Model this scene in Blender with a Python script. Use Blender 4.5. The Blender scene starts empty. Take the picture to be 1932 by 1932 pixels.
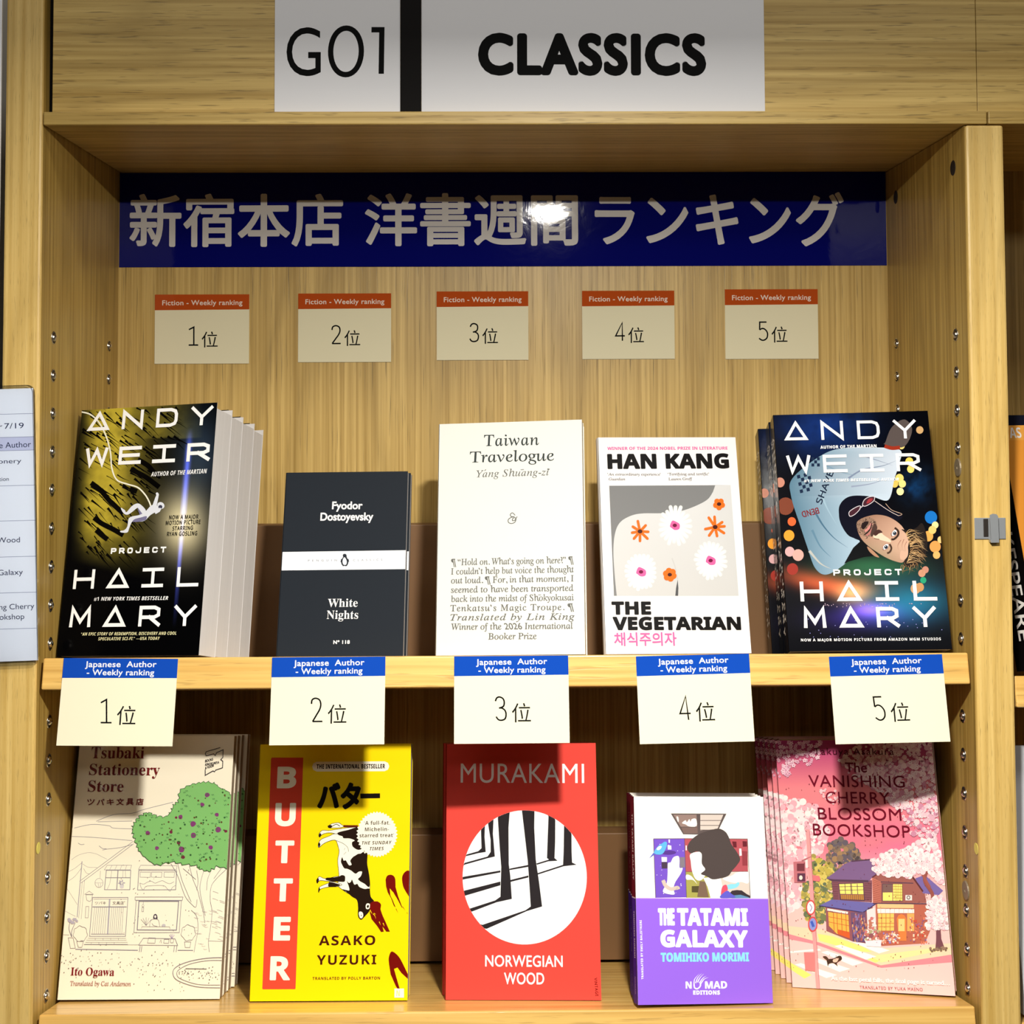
# Bookshop display bay: oak bookcase, weekly-ranking cards, five face-out titles on each of two tilted shelves.
import bpy, bmesh, math, random
import numpy as np
from mathutils import Vector, Matrix
from mathutils.geometry import tessellate_polygon

S = bpy.context.scene
COL = S.collection
ZO = 0.25                                   # height of the working origin above the shop floor (m)

# ------------------------------------------------------------------ camera
F_PX, PX = 2600.0, 1932.0
cd = bpy.data.cameras.new('camera')
cam = bpy.data.objects.new('camera', cd)
COL.objects.link(cam)
cd.sensor_width = 36.0
cd.lens = F_PX / PX * 36.0
cd.shift_y = -(966 - 642.85) / PX           # lower part of a portrait frame
cd.clip_start = 0.02
_p, _y, _r = 0.04647, 0.01235, -0.00377
fwd = Vector((math.sin(_y)*math.cos(_p), math.cos(_y)*math.cos(_p), math.sin(_p)))
rt = Vector((math.cos(_y), -math.sin(_y), 0))
up = rt.cross(fwd)
rt2 = rt*math.cos(_r) + up*math.sin(_r)
up2 = -rt*math.sin(_r) + up*math.cos(_r)
M = Matrix((rt2, up2, -fwd)).transposed().to_4x4()
M.translation = Vector((0.3706, -1.12427, 1.20051 + ZO))
cam.matrix_world = M
S.camera = cam

# ------------------------------------------------------------------ world, lamps, exposure
W = bpy.data.worlds.new('shop_ambient'); S.world = W; W.use_nodes = True
bg = W.node_tree.nodes['Background']
bg.inputs[0].default_value = (1.0, 0.95, 0.88, 1)
bg.inputs[1].default_value = 0.02

def lamp(name, loc, target, size, power, color=(1, 0.93, 0.82), size_y=None, shape='DISK'):
    l = bpy.data.lights.new(name, 'AREA'); l.energy = power; l.color = color
    l.shape = 'RECTANGLE' if size_y else shape
    l.size = size
    if size_y: l.size_y = size_y
    o = bpy.data.objects.new(name, l); COL.objects.link(o)
    loc = Vector(loc) + Vector((0, 0, ZO)); tgt = Vector(target) + Vector((0, 0, ZO))
    o.location = loc
    o.rotation_euler = (tgt - loc).to_track_quat('-Z', 'Y').to_euler()
    return o
lamp('display_lamp', (0.457, -0.68, 1.518), (0.45, -0.70, 0.25), 0.06, 22.5, (1, 0.96, 0.88))
lamp('ceiling_strip_light', (0.45, -1.05, 2.40), (0.45, -0.1, 1.0), 1.9, 10.0, (1, 0.97, 0.9), 0.22)
lamp('ceiling_strip_light', (0.60, -3.2, 2.40), (0.4, 0.0, 1.1), 2.4, 17.0, (1, 0.97, 0.92), 0.3)

S.view_settings.view_transform = 'Standard'
S.view_settings.look = 'None'
S.view_settings.gamma = 1
S.view_settings.use_curve_mapping = False
S.view_settings.exposure = 0.05

# ------------------------------------------------------------------ measures of the bay (m)
WI, DEP = 0.76, 0.2334                      # inner width, inner depth
TILT = 0.20784                              # both shelves slope down towards the back
ZM, YM = 0.99648, 0.00978                   # front top edge of the middle shelf
ZB, YB = 0.71312, 0.00924                   # front top edge of the bottom shelf
ZT = 1.43091                                # underside of the top board
CT, ST, TT = math.cos(TILT), math.sin(TILT), math.tan(TILT)

def lin(c, k=1.0):
    o = []
    for v in c[:3]:
        v = max(0.0, min(255.0, v)) / 255.0
        o.append((v/12.92 if v <= 0.04045 else ((v+0.055)/1.055)**2.4) * k)
    return tuple(o)

# ------------------------------------------------------------------ materials
def newmat(name):
    m = bpy.data.materials.new(name); m.use_nodes = True
    return m, m.node_tree, m.node_tree.nodes['Principled BSDF']

def plain(name, c, rough=0.5, metal=0.0, k=0.8, spec=0.5):
    m, nt, b = newmat(name)
    b.inputs['Base Color'].default_value = (*lin(c, k), 1)
    b.inputs['Roughness'].default_value = rough
    b.inputs['Metallic'].default_value = metal
    b.inputs['Specular IOR Level'].default_value = spec
    n = nt.nodes.new('ShaderNodeTexNoise'); n.inputs['Scale'].default_value = 900
    bp = nt.nodes.new('ShaderNodeBump'); bp.inputs['Strength'].default_value = 0.03
    nt.links.new(n.outputs['Fac'], bp.inputs['Height']); nt.links.new(bp.outputs[0], b.inputs['Normal'])
    return m

def printed(name, rough, bump=0.0, bscale=30.0, spec=0.5, coat=0.0):
    """printed paper: the ink colours live in the 'ink' colour attribute"""
    m, nt, b = newmat(name)
    a = nt.nodes.new('ShaderNodeVertexColor'); a.layer_name = 'ink'
    nt.links.new(a.outputs['Color'], b.inputs['Base Color'])
    b.inputs['Roughness'].default_value = rough
    b.inputs['Specular IOR Level'].default_value = spec
    b.inputs['Coat Weight'].default_value = coat
    b.inputs['Coat Roughness'].default_value = 0.04
    if bump:
        tc = nt.nodes.new('ShaderNodeTexCoord')
        n = nt.nodes.new('ShaderNodeTexNoise'); n.inputs['Scale'].default_value = bscale; n.inputs['Detail'].default_value = 5
        n.inputs['Distortion'].default_value = 1.2
        bp = nt.nodes.new('ShaderNodeBump'); bp.inputs['Strength'].default_value = bump; bp.inputs['Distance'].default_value = 0.002
        nt.links.new(tc.outputs['Object'], n.inputs['Vector']); nt.links.new(n.outputs['Fac'], bp.inputs['Height'])
        nt.links.new(bp.outputs[0], b.inputs['Normal'] if not coat else b.inputs['Coat Normal'])
    return m

def wood(name, grain='Z', light=(196, 164, 88), dark=(146, 114, 46), pore=0.55, band=1.0, seed=0.0, rough=0.42, porelen=14, porew=420, coat=0.0, fine=230, rings=0.3):
    m, nt, b = newmat(name)
    N, Lk = nt.nodes, nt.links
    tc = N.new('ShaderNodeTexCoord')
    def mapped(across, along):
        mp = N.new('ShaderNodeMapping')
        s = {'X': (along, across, across), 'Y': (across, along, across), 'Z': (across, across, along)}[grain]
        mp.inputs['Scale'].default_value = s
        mp.inputs['Location'].default_value = (seed, seed*1.7, seed*0.6)
        Lk.new(tc.outputs['Object'], mp.inputs['Vector'])
        return mp
    def noise(across, along, detail=5, dist=0.0, rough_=0.55):
        n = N.new('ShaderNodeTexNoise'); n.inputs['Scale'].default_value = 1; n.inputs['Detail'].default_value = detail
        n.inputs['Distortion'].default_value = dist; n.inputs['Roughness'].default_value = rough_
        Lk.new(mapped(across, along).outputs[0], n.inputs['Vector']); return n
    def ramp(src, a, bb):
        r = N.new('ShaderNodeMapRange'); r.inputs['From Min'].default_value = a; r.inputs['From Max'].default_value = bb
        Lk.new(src, r.inputs['Value']); return r
    def mixc(fac, A, B, mode='MIX'):
        x = N.new('ShaderNodeMix'); x.data_type = 'RGBA'; x.blend_type = mode
        if hasattr(fac, 'node'): Lk.new(fac, x.inputs['Factor'])
        else: x.inputs['Factor'].default_value = fac
        for s, v in ((6, A), (7, B)):
            if hasattr(v, 'node'): Lk.new(v, x.inputs[s])
            else: x.inputs[s].default_value = (*v, 1)
        return x.outputs[2]
    streak = noise(fine, 3.0, 4, 0.1)
    # growth rings: noise contours stretched along the grain, which give cathedral arches
    ring = noise(7.0*band, 0.8, 1.5, 0.0)
    mul = N.new('ShaderNodeMath'); mul.operation = 'MULTIPLY'; mul.inputs[1].default_value = 26
    Lk.new(ring.outputs['Fac'], mul.inputs[0])
    wob = noise(60, 5, 3)
    ad = N.new('ShaderNodeMath'); ad.operation = 'ADD'; Lk.new(mul.outputs[0], ad.inputs[0]); Lk.new(wob.outputs['Fac'], ad.inputs[1])
    fr = N.new('ShaderNodeMath'); fr.operation = 'PINGPONG'; fr.inputs[1].default_value = 1.0
    Lk.new(ad.outputs[0], fr.inputs[0])
    c1 = mixc(ramp(streak.outputs['Fac'], 0.3, 0.72).outputs[0], lin(dark), lin(light))
    rr = ramp(fr.outputs[0], 0.55, 1.0)
    sc = N.new('ShaderNodeMath'); sc.operation = 'MULTIPLY'; sc.inputs[1].default_value = rings; Lk.new(rr.outputs[0], sc.inputs[0])
    c2 = mixc(sc.outputs[0], c1, lin(tuple(v*0.86 for v in dark)))
    pn = noise(porew, porelen, 2, 0.0, 0.6)
    pr = ramp(pn.outputs['Fac'], 0.60, 0.70)
    ps = N.new('ShaderNodeMath'); ps.operation = 'MULTIPLY'; ps.inputs[1].default_value = pore; Lk.new(pr.outputs[0], ps.inputs[0])
    c3 = mixc(ps.outputs[0], c2, lin(tuple(v*0.62 for v in dark)))
    Lk.new(c3, b.inputs['Base Color'])
    b.inputs['Roughness'].default_value = rough
    b.inputs['Specular IOR Level'].default_value = 0.4
    b.inputs['Coat Weight'].default_value = coat
    b.inputs['Coat Roughness'].default_value = 0.2
    bp = N.new('ShaderNodeBump'); bp.inputs['Strength'].default_value = 0.12; bp.inputs['Distance'].default_value = 0.0006; bp.invert = True
    Lk.new(pr.outputs[0], bp.inputs['Height']); Lk.new(bp.outputs[0], b.inputs['Normal'])
    return m

def pages_mat(name, c, lines='Y', rough=0.8):
    m, nt, b = newmat(name)
    tc = nt.nodes.new('ShaderNodeTexCoord'); mp = nt.nodes.new('ShaderNodeMapping')
    mp.inputs['Scale'].default_value = (3, 2600, 3)
    n = nt.nodes.new('ShaderNodeTexNoise'); n.inputs['Scale'].default_value = 1; n.inputs['Detail'].default_value = 3
    r = nt.nodes.new('ShaderNodeMix'); r.data_type = 'RGBA'
    r.inputs[6].default_value = (*lin(tuple(v*0.82 for v in c), 0.85), 1); r.inputs[7].default_value = (*lin(c, 0.85), 1)
    nt.links.new(tc.outputs['Object'], mp.inputs[0]); nt.links.new(mp.outputs[0], n.inputs['Vector'])
    nt.links.new(n.outputs['Fac'], r.inputs['Factor']); nt.links.new(r.outputs[2], b.inputs['Base Color'])
    b.inputs['Roughness'].default_value = rough
    bp = nt.nodes.new('ShaderNodeBump'); bp.inputs['Strength'].default_value = 0.25; bp.inputs['Distance'].default_value = 0.0004
    nt.links.new(n.outputs['Fac'], bp.inputs['Height']); nt.links.new(bp.outputs[0], b.inputs['Normal'])
    return m

MAT = {
    'oak_v': wood('oak_vertical_grain', 'Z', pore=0.35, band=1.0),
    'oak_back': wood('oak_back_panel_veneer', 'Z', light=(208, 176, 106), dark=(160, 128, 62), pore=0.7, band=0.6, seed=3.3, porelen=14, porew=760, fine=360, rings=0.36),
    'oak_post': wood('oak_post_edging', 'Z', light=(224, 192, 120), dark=(192, 156, 82), pore=0.5, band=2.2, seed=7.1, porelen=60, porew=1500),
    'oak_h': wood('oak_horizontal_grain', 'X', light=(212, 182, 110), dark=(162, 130, 62), pore=0.6, band=1.6, seed=5.2, porelen=34, porew=700),
    'oak_shelf': wood('oak_shelf_board', 'X', light=(228, 188, 110), dark=(200, 154, 78), pore=0.35, band=1.5, seed=1.4, porelen=25, rough=0.3, coat=0.25),
    'brown': plain('brown_painted_board', (128, 92, 56), 0.55),
    'black': plain('black_bar_and_gap_shade', (10, 6, 5), 0.6, spec=0.1),  # black of the sign bar, also the painted shade in gaps
    'metal': plain('nickel_pin', (205, 198, 185), 0.22, 1.0, 1.0),
    'steel': plain('zinc_plate', (168, 172, 176), 0.42, 0.6, 1.0),
    'hole': plain('dark_hole', (30, 20, 12), 0.6),
    'cap': plain('grey_cam_cap', (150, 135, 110), 0.4, 0.3),
    'dot': plain('yellow_paper_dot', (240, 224, 100), 0.6),
    'print': printed('printed_card_cover', 0.42, spec=0.04),
    'gloss': printed('laminated_print', 0.05, 0.05, 40, 0.12),
    'film': printed('shrinkwrapped_print', 0.4, 0.35, 75, 0.1, 0.35),
    'foil': printed('glossy_print', 0.16, spec=0.04),
    'matt': printed('matt_print', 0.6, spec=0.06),
    'page_white': pages_mat('white_pages', (238, 234, 232)),
    'page_cream': pages_mat('cream_pages', (232, 220, 196)),
    'page_brown': pages_mat('toned_pages', (206, 182, 150)),
    'floor': plain('grey_floor_tile', (120, 112, 102), 0.5),
    'ceil': plain('white_ceiling', (210, 208, 204), 0.9),
    'wall': plain('cream_wall', (190, 184, 174), 0.9),
}
def acrylic():
    m, nt, b = newmat('clear_acrylic')
    t = nt.nodes.new('ShaderNodeBsdfTransparent'); t.inputs[0].default_value = (0.95, 0.96, 0.98, 1)
    g = nt.nodes.new('ShaderNodeBsdfGlossy'); g.inputs['Roughness'].default_value = 0.05
    f = nt.nodes.new('ShaderNodeFresnel'); f.inputs[0].default_value = 1.35
    x = nt.nodes.new('ShaderNodeMixShader'); out = nt.nodes['Material Output']
    nt.links.new(f.outputs[0], x.inputs[0]); nt.links.new(t.outputs[0], x.inputs[1]); nt.links.new(g.outputs[0], x.inputs[2]); nt.links.new(x.outputs[0], out.inputs['Surface'])
    nt.nodes.remove(b)
    return m
MAT['acrylic'] = acrylic()

# ------------------------------------------------------------------ objects, tags, meshes
def tag(o, label=None, cat=None, group=None, kind=None):
    for k, v in (('label', label), ('category', cat), ('group', group), ('kind', kind)):
        if v: o[k] = v
    return o

def thing(name, label, cat, matrix=None, group=None):
    o = bpy.data.objects.new(name, None); COL.objects.link(o); o.empty_display_size = 0.02
    if matrix is not None: o.matrix_world = matrix
    return tag(o, label, cat, group)

def link_mesh(name, me, mats, parent=None):
    for m in (mats if isinstance(mats, (list, tuple)) else [mats]): me.materials.append(m)
    o = bpy.data.objects.new(name, me); COL.objects.link(o)
    if parent: o.parent = parent
    return o

class MB:
    """collects boxes, cylinders, prisms into one mesh"""
    def __init__(s): s.bm = bmesh.new()
    def box(s, x0, x1, y0, y1, z0, z1, bev=0.0, M=None, seg=2):
        b2 = bmesh.new(); bmesh.ops.create_cube(b2, size=1)
        bmesh.ops.scale(b2, vec=(x1-x0, y1-y0, z1-z0), verts=b2.verts)
        bmesh.ops.translate(b2, vec=((x0+x1)/2, (y0+y1)/2, (z0+z1)/2), verts=b2.verts)
        if bev: bmesh.ops.bevel(b2, geom=b2.edges[:], offset=bev, segments=seg, affect='EDGES', profile=0.5)
        return s._add(b2, M)
    def lathe(s, prof, M, n=20):
        """profile of (r, h) around local +Z"""
        b2 = bmesh.new(); rings = []
        for r, h in prof:
            rings.append([b2.verts.new((max(r, 1e-6)*math.cos(2*math.pi*i/n), max(r, 1e-6)*math.sin(2*math.pi*i/n), h)) for i in range(n)])
        for a, c in zip(rings, rings[1:]):
            for i in range(n): b2.faces.new((a[i], a[(i+1) % n], c[(i+1) % n], c[i]))
        return s._add(b2, M)
    def prism(s, pts, y0, y1, M=None):
        """polygon in XZ extruded along Y"""
        b2 = bmesh.new()
        a = [b2.verts.new((x, y0, z)) for x, z in pts]; c = [b2.verts.new((x, y1, z)) for x, z in pts]
        n = len(pts); b2.faces.new(a); b2.faces.new(c[::-1])
        for i in range(n): b2.faces.new((a[i], c[i], c[(i+1) % n], a[(i+1) % n]))
        return s._add(b2, M)
    def _add(s, b2, M):
        if M is not None: bmesh.ops.transform(b2, matrix=M, verts=b2.verts)
        me = bpy.data.meshes.new('tmp'); b2.to_mesh(me); b2.free(); s.bm.from_mesh(me); bpy.data.meshes.remove(me)
        return s
    def build(s, name, mat, parent=None, smooth=False):
        bmesh.ops.recalc_face_normals(s.bm, faces=s.bm.faces[:])
        me = bpy.data.meshes.new(name); s.bm.to_mesh(me); s.bm.free()
        if smooth:
            for p in me.polygons: p.use_smooth = True
        return link_mesh(name, me, mat, parent)

# ------------------------------------------------------------------ flat print work
_gc = {}
def sty(s, style):
    """letters of the built-in type family: sans, bold sans, bold serif, serif italic / upright serif"""
    base = {'b': (0x1D5D4, 0x1D5EE, 0x1D7EC), 'bi': (0x1D63C, 0x1D656, 0x1D7EC), 'sb': (0x1D400, 0x1D41A, 0x1D7CE), 'si': (0x1D434, 0x1D44E, None), 'sr': (0x1D434, 0x1D44E, None),
            'n': (0x1D5A0, 0x1D5BA, 0x1D7E2), 'm': (0x1D670, 0x1D68A, 0x1D7F6)}.get(style)
    if not base: return s
    r = ''
    for ch in s:
        if style in ('si', 'sr') and ch == 'h': r += '\u210e'
        elif 'A' <= ch <= 'Z': r += chr(base[0]+ord(ch)-65)
        elif 'a' <= ch <= 'z': r += chr(base[1]+ord(ch)-97)
        elif '0' <= ch <= '9' and base[2]: r += chr(base[2]+ord(ch)-48)
        else: r += ch
    return r

def glyphs(s, style, sp=1.0):
    key = (s, style, sp)
    if key in _gc: return _gc[key]
    c = bpy.data.curves.new('type', 'FONT'); c.body = sty(s, style); c.resolution_u = 5; c.space_character = sp
    if style == 'sr': c.shear = -0.235
    o = bpy.data.objects.new('type', c); COL.objects.link(o)
    me = o.to_mesh()
    v = np.empty(len(me.vertices)*3); me.vertices.foreach_get('co', v); v = v.reshape(-1, 3)[:, :2].copy()
    f = [tuple(p.vertices) for p in me.polygons]
    o.to_mesh_clear(); bpy.data.objects.remove(o); bpy.data.curves.remove(c)
    _gc[key] = (v, f)
    return v, f

_caps = {}
def caph(style):
    if style not in _caps: _caps[style] = glyphs('H', style)[0][:, 1].max()
    return _caps[style]

def catmull(p, closed=True, n=6):
    m = len(p); out = []
    for i in range(m if closed else m-1):
        g = [p[(i+k) % m] if closed else p[min(max(i+k, 0), m-1)] for k in (-1, 0, 1, 2)]
        for j in range(n):
            t = j/n
            out.append(tuple(0.5*((2*g[1][d]) + (-g[0][d]+g[2][d])*t + (2*g[0][d]-5*g[1][d]+4*g[2][d]-g[3][d])*t*t + (-g[0][d]+3*g[1][d]-3*g[2][d]+g[3][d])*t**3) for d in (0, 1)))
    if not closed: out.append(tuple(p[-1]))
    return out

INK = 0.82
class Art:
    """ink on one flat face w x h. Drawing coordinates come from a tracing whose corner quad (TL TR BR BL) is given; each call is one ink layer."""
    DZ = 4e-6
    def __init__(s, w, h, place, quad=None, crop=(0, 0, 1.0), ink=INK):
        s.w, s.h, s.place, s.ink = w, h, place, ink
        s.V, s.F, s.C = [], [], []; s.z = s.zm = 0.0; s.k = 0
        s.crop = crop
        quad = quad or ((0, 0), (w*1000, 0), (w*1000, h*1000), (0, h*1000))
        A, B = [], []
        for (x, y), (u, v) in zip(quad, ((0, h), (w, h), (w, 0), (0, 0))):
            A += [[x, y, 1, 0, 0, 0, -u*x, -u*y], [0, 0, 0, x, y, 1, -v*x, -v*y]]; B += [u, v]
        s.H = np.append(np.linalg.solve(np.array(A, float), np.array(B, float)), 1).reshape(3, 3)
        s.Hi = np.linalg.inv(s.H)
    def P(s, x, y):
        ox, oy, k = s.crop; q = s.H @ np.array((ox + x/k, oy + y/k, 1.0)); return q[0]/q[2], q[1]/q[2]
    def inv(s, u, v):
        ox, oy, k = s.crop; q = s.Hi @ np.array((u, v, 1.0)); return (q[0]/q[2]-ox)*k, (q[1]/q[2]-oy)*k
    def up(s): s.z = s.zm + s.DZ; s.k = 0
    def uvface(s, uv, faces, cols):
        n = len(s.V)
        z = s.z + (s.k % 20)*1.5e-6; s.k += 1; s.zm = max(s.zm, z)
        for u, v in uv: s.V.append(s.place(min(max(u, 0.0), s.w), min(max(v, 0.0), s.h), z))
        s.C += [lin(c, s.ink) for c in cols]
        s.F += [tuple(i+n for i in f) for f in faces]
    def poly(s, pts, c, layer=True):
        if layer: s.up()
        pts = [p for i, p in enumerate(pts) if p != pts[i-1]]
        uv = [s.P(*p) for p in pts]
        tri = tessellate_polygon([[Vector((u, v, 0)) for u, v in uv]])
        s.uvface(uv, tri, [c(*p) if callable(c) else c for p in pts])
    def blob(s, pts, c, n=6, layer=True): s.poly(catmull(pts, True, n), c, layer)
    def rect(s, x0, y0, x1, y1, c, layer=True): s.poly([(x0, y0), (x1, y0), (x1, y1), (x0, y1)], c, layer)
    def ell(s, x, y, rx, ry, c, rot=0.0, n=20, layer=True):
        cr, sr = math.cos(rot), math.sin(rot)
        s.poly([(x+rx*math.cos(a)*cr-ry*math.sin(a)*sr, y+rx*math.cos(a)*sr+ry*math.sin(a)*cr) for a in (2*math.pi*i/n for i in range(n))], c, layer)
    def line(s, pts, wd, c, smooth=False, closed=False, taper=False, layer=True, n=6):
        """mitred ribbon"""
        if layer: s.up()
        if smooth: pts = catmull(pts, closed, n)
        q = [np.array(p, float) for p in pts]
        q = [p for i, p in enumerate(q) if i == 0 or np.hypot(*(p-q[i-1])) > 1e-6]
        if closed and len(q) > 2 and np.hypot(*(q[0]-q[-1])) < 1e-6: q.pop()
        m = len(q)
        if m < 2: return
        Lp, Rp = [], []
        for i in range(m):
            pa = q[i-1] if (closed or i) else None; pb = q[(i+1) % m] if (closed or i < m-1) else None
            da = (q[i]-pa)/np.hypot(*(q[i]-pa)) if pa is not None else None; db = (pb-q[i])/np.hypot(*(pb-q[i])) if pb is not None else None
            if da is None: da = db
            if db is None: db = da
            b = da+db; L = np.hypot(*b); b = b/L if L > 1e-6 else db
            nn = np.array((-b[1], b[0])); k = min(1/max(nn @ np.array((-da[1], da[0])), 0.3), 2.2)
            h = wd/2*(1-i/(m-1) if taper else 1.0)*k
            Lp.append(q[i]+nn*h); Rp.append(q[i]-nn*h)
        uv = [s.P(*p) for p in Lp]+[s.P(*p) for p in Rp]
        s.uvface(uv, [(i, (i+1) % m, m+(i+1) % m, m+i) for i in (range(m) if closed else range(m-1))], [c]*(2*m))
    def grid(s, nx, ny, f, box=None):
        """smooth colour field; box in tracing coordinates or the whole face"""
        s.up(); uv = []; co = []
        for j in range(ny+1):
            for i in range(nx+1):
                if box:
                    x = box[0]+(box[2]-box[0])*i/nx; y = box[1]+(box[3]-box[1])*j/ny; p = s.P(x, y)
                else:
                    p = (s.w*i/nx, s.h*j/ny); x, y = s.inv(*p)
                uv.append(p); co.append(f(x, y))
        s.uvface(uv, [(j*(nx+1)+i, j*(nx+1)+i+1, (j+1)*(nx+1)+i+1, (j+1)*(nx+1)+i) for j in range(ny) for i in range(nx)], co)
    def base(s, c): s.uvface([(0, 0), (s.w, 0), (s.w, s.h), (0, s.h)], [(0, 1, 2, 3)], [c]*4)
    def text(s, t, x0, y0, x1, y1, cap, c, style='s', bold=0.0, shear=0.0, sp=1.0, fit=False):
        s.up()
        v, f = glyphs(t, style, sp)
        if not len(v): return
        a, b = np.array(s.P(x0, y0)), np.array(s.P(x1, y1)); d = b-a; L = np.hypot(*d); d = d/L; n = np.array((-d[1], d[0]))
        tl = math.hypot(x1-x0, y1-y0); tx, ty = (x1-x0)/tl, (y1-y0)/tl
        k = abs((np.array(s.P(x0+ty*cap, y0-tx*cap))-a) @ n)
        bx0, bx1 = v[:, 0].min(), v[:, 0].max()
        sx, sy = L/(bx1-bx0), k/caph(style)
        if fit:                              # ink height = cap, ink bottom on the line
            b0, b1 = v[:, 1].min(), v[:, 1].max(); sy = k/(b1-b0); Y = (v[:, 1]-b0)*sy
        else: Y = v[:, 1]*sy
        X = (v[:, 0]-bx0)*sx + Y*shear
        nb = 16 if bold > 0.04 else 8
        offs = [(0, 0)] + ([(math.cos(q*2*math.pi/nb)*bold*k, math.sin(q*2*math.pi/nb)*bold*k) for q in range(nb)] if bold else [])
        for ox, oy in offs:
            uv = a + np.outer(X+ox, d) + np.outer(Y+oy, n)
            s.uvface([tuple(p) for p in uv], f, [c]*len(uv))
    def mesh(s, name, extra=None):
        """extra: (verts, faces, colour) of the sheet itself"""
        V, F, C = list(s.V), list(s.F), list(s.C)
        if extra:
            n = len(V); V += extra[0]; F += [tuple(i+n for i in f) for f in extra[1]]; C += [lin(extra[2], s.ink)]*len(extra[0])
        me = bpy.data.meshes.new(name); me.from_pydata(V, [], F)
        at = me.color_attributes.new('ink', 'FLOAT_COLOR', 'POINT')
        at.data.foreach_set('color', np.c_[np.array(C), np.ones(len(C))].ravel().astype(np.float32))
        me.update(); return me

def boxgeo(x0, x1, y0, y1, z0, z1):
    v = [(x, y, z) for z in (z0, z1) for y in (y0, y1) for x in (x0, x1)]
    return v, [(0, 1, 3, 2), (4, 6, 7, 5), (0, 4, 5, 1), (1, 5, 7, 3), (3, 7, 6, 2), (2, 6, 4, 0)]

def mixr(a, b, t):
    t = max(0.0, min(1.0, t)); return tuple(a[i]+(b[i]-a[i])*t for i in range(3))

# ================================================================== ROOM
def structure(name, mb, mat):
    return tag(mb.build(name, mat), kind='structure')
structure('floor', MB().box(-2.6, 3.4, -4.2, 0.6, -ZO-0.05, -ZO), MAT['floor'])
structure('ceiling', MB().box(-2.6, 3.4, -4.2, 0.6, 2.45, 2.5), MAT['ceil'])
structure('wall_back', MB().box(-2.6, 3.4, 0.30, 0.36, -ZO, 2.45), MAT['wall'])

# ================================================================== BOOKCASE
case = thing('bookcase', 'oak bookcase bay with drilled side panels and a fascia carrying the section signs', 'bookcase')
panels = {}
for side, x0, x1, zt in (('l', -0.030, 0.0, 1.70), ('r', WI, WI+0.031, ZT-0.0008)):
    panels[side] = MB().box(x0, x1, 0.0045, DEP+0.012, -ZO, zt).build('side_panel', MAT['oak_v'], case)
    MB().box(x0-0.0002, x1+0.0002, 0.0, 0.0052, -ZO, zt, 0.0022).build('post_edging', MAT['oak_post'], panels[side])
MB().box(0.0, WI, DEP, DEP+0.012, -ZO, ZT).build('back_panel', MAT['oak_back'], case)
MB().box(0.0012, 0.7775, -0.0006, DEP+0.012, ZT, 1.4418, 0.0009).build('top_board', MAT['oak_h'], case)
MB().box(0.0048, 0.7735, 0.0105, 0.03, 1.4419, 1.70, 0.0004).build('fascia', MAT['oak_h'], case)
MB().box(0.0001, 0.0047, 0.018, 0.03, 1.4419, 1.70).build('gap_shade_strip', MAT['black'], case)  # solid black strip, its colour stands in for shade in the recess

def socket_mesh():
    mb = MB()
    mb.lathe([(0.0, 0.0002), (0.0052, 0.0002), (0.0055, 0.0)], None, 22)
    nd = len(mb.bm.faces)
    mb.lathe([(0.0, 0.0026), (0.0012, 0.0025), (0.0023, 0.0020), (0.0031, 0.0010), (0.0033, 0.0)], None, 18)
    mb.lathe([(0.0050, 0.0004), (0.0055, 0.0004), (0.0056, 0.0)], None, 22)
    me = bpy.data.meshes.new('pin_socket'); bmesh.ops.recalc_face_normals(mb.bm, faces=mb.bm.faces[:])
    for i, f in enumerate(mb.bm.faces): f.material_index = 0 if i < nd else 1; f.smooth = i >= nd
    mb.bm.to_mesh(me); mb.bm.free(); me.materials.append(MAT['hole']); me.materials.append(MAT['metal'])
    return me
SOCK = socket_mesh()
INW = {'l': Matrix.Rotation(math.pi/2, 4, 'Y'), 'r': Matrix.Rotation(-math.pi/2, 4, 'Y')}
def on_side(name, me_or_mb, side, y, z, mat=None, parent=None):
    o = bpy.data.objects.new(name, me_or_mb); COL.objects.link(o)
    o.parent = parent if parent is not None else panels[side]
    o.matrix_local = Matrix.Translation((0.0 if side == 'l' else WI, y, z)) @ INW[side]
    return o
for side in 'lr':
    for k in range(-1, 19):
        z = 1.2582-0.03184*k
        if k == -1 or abs(z-0.972) < 0.01: continue
        on_side('pin_socket', SOCK, side, 0.0362 if side == 'l' else 0.0343, z)
    for k in range(0, 4):
        on_side('pin_socket', SOCK, side, 0.2025 if side == 'l' else 0.206, 1.2582-0.03184*k)
capmb = MB().lathe([(0.0, 0.0004), (0.0012, 0.0005), (0.0016, 0.0011), (0.0072, 0.0011), (0.0078, 0.0)], None, 24)
cap_o = capmb.build('cam_cap', MAT['cap']); CAP = cap_o.data; bpy.data.objects.remove(cap_o)
on_side('cam_cap', CAP, 'r', 0.0342, 1.1464); on_side('cam_cap', CAP, 'r', 0.0341, 0.7967)
holemb = MB().lathe([(0.0, 0.0009), (0.0035, 0.001), (0.0062, 0.0004), (0.0066, 0.0)], None, 24)
h_o = holemb.build('bolt_plug', MAT['hole']); PLUG = h_o.data; bpy.data.objects.remove(h_o)
on_side('bolt_plug', PLUG, 'r', 0.0334, 1.4000); on_side('bolt_plug', PLUG, 'r', 0.2008, 1.4004)

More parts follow.
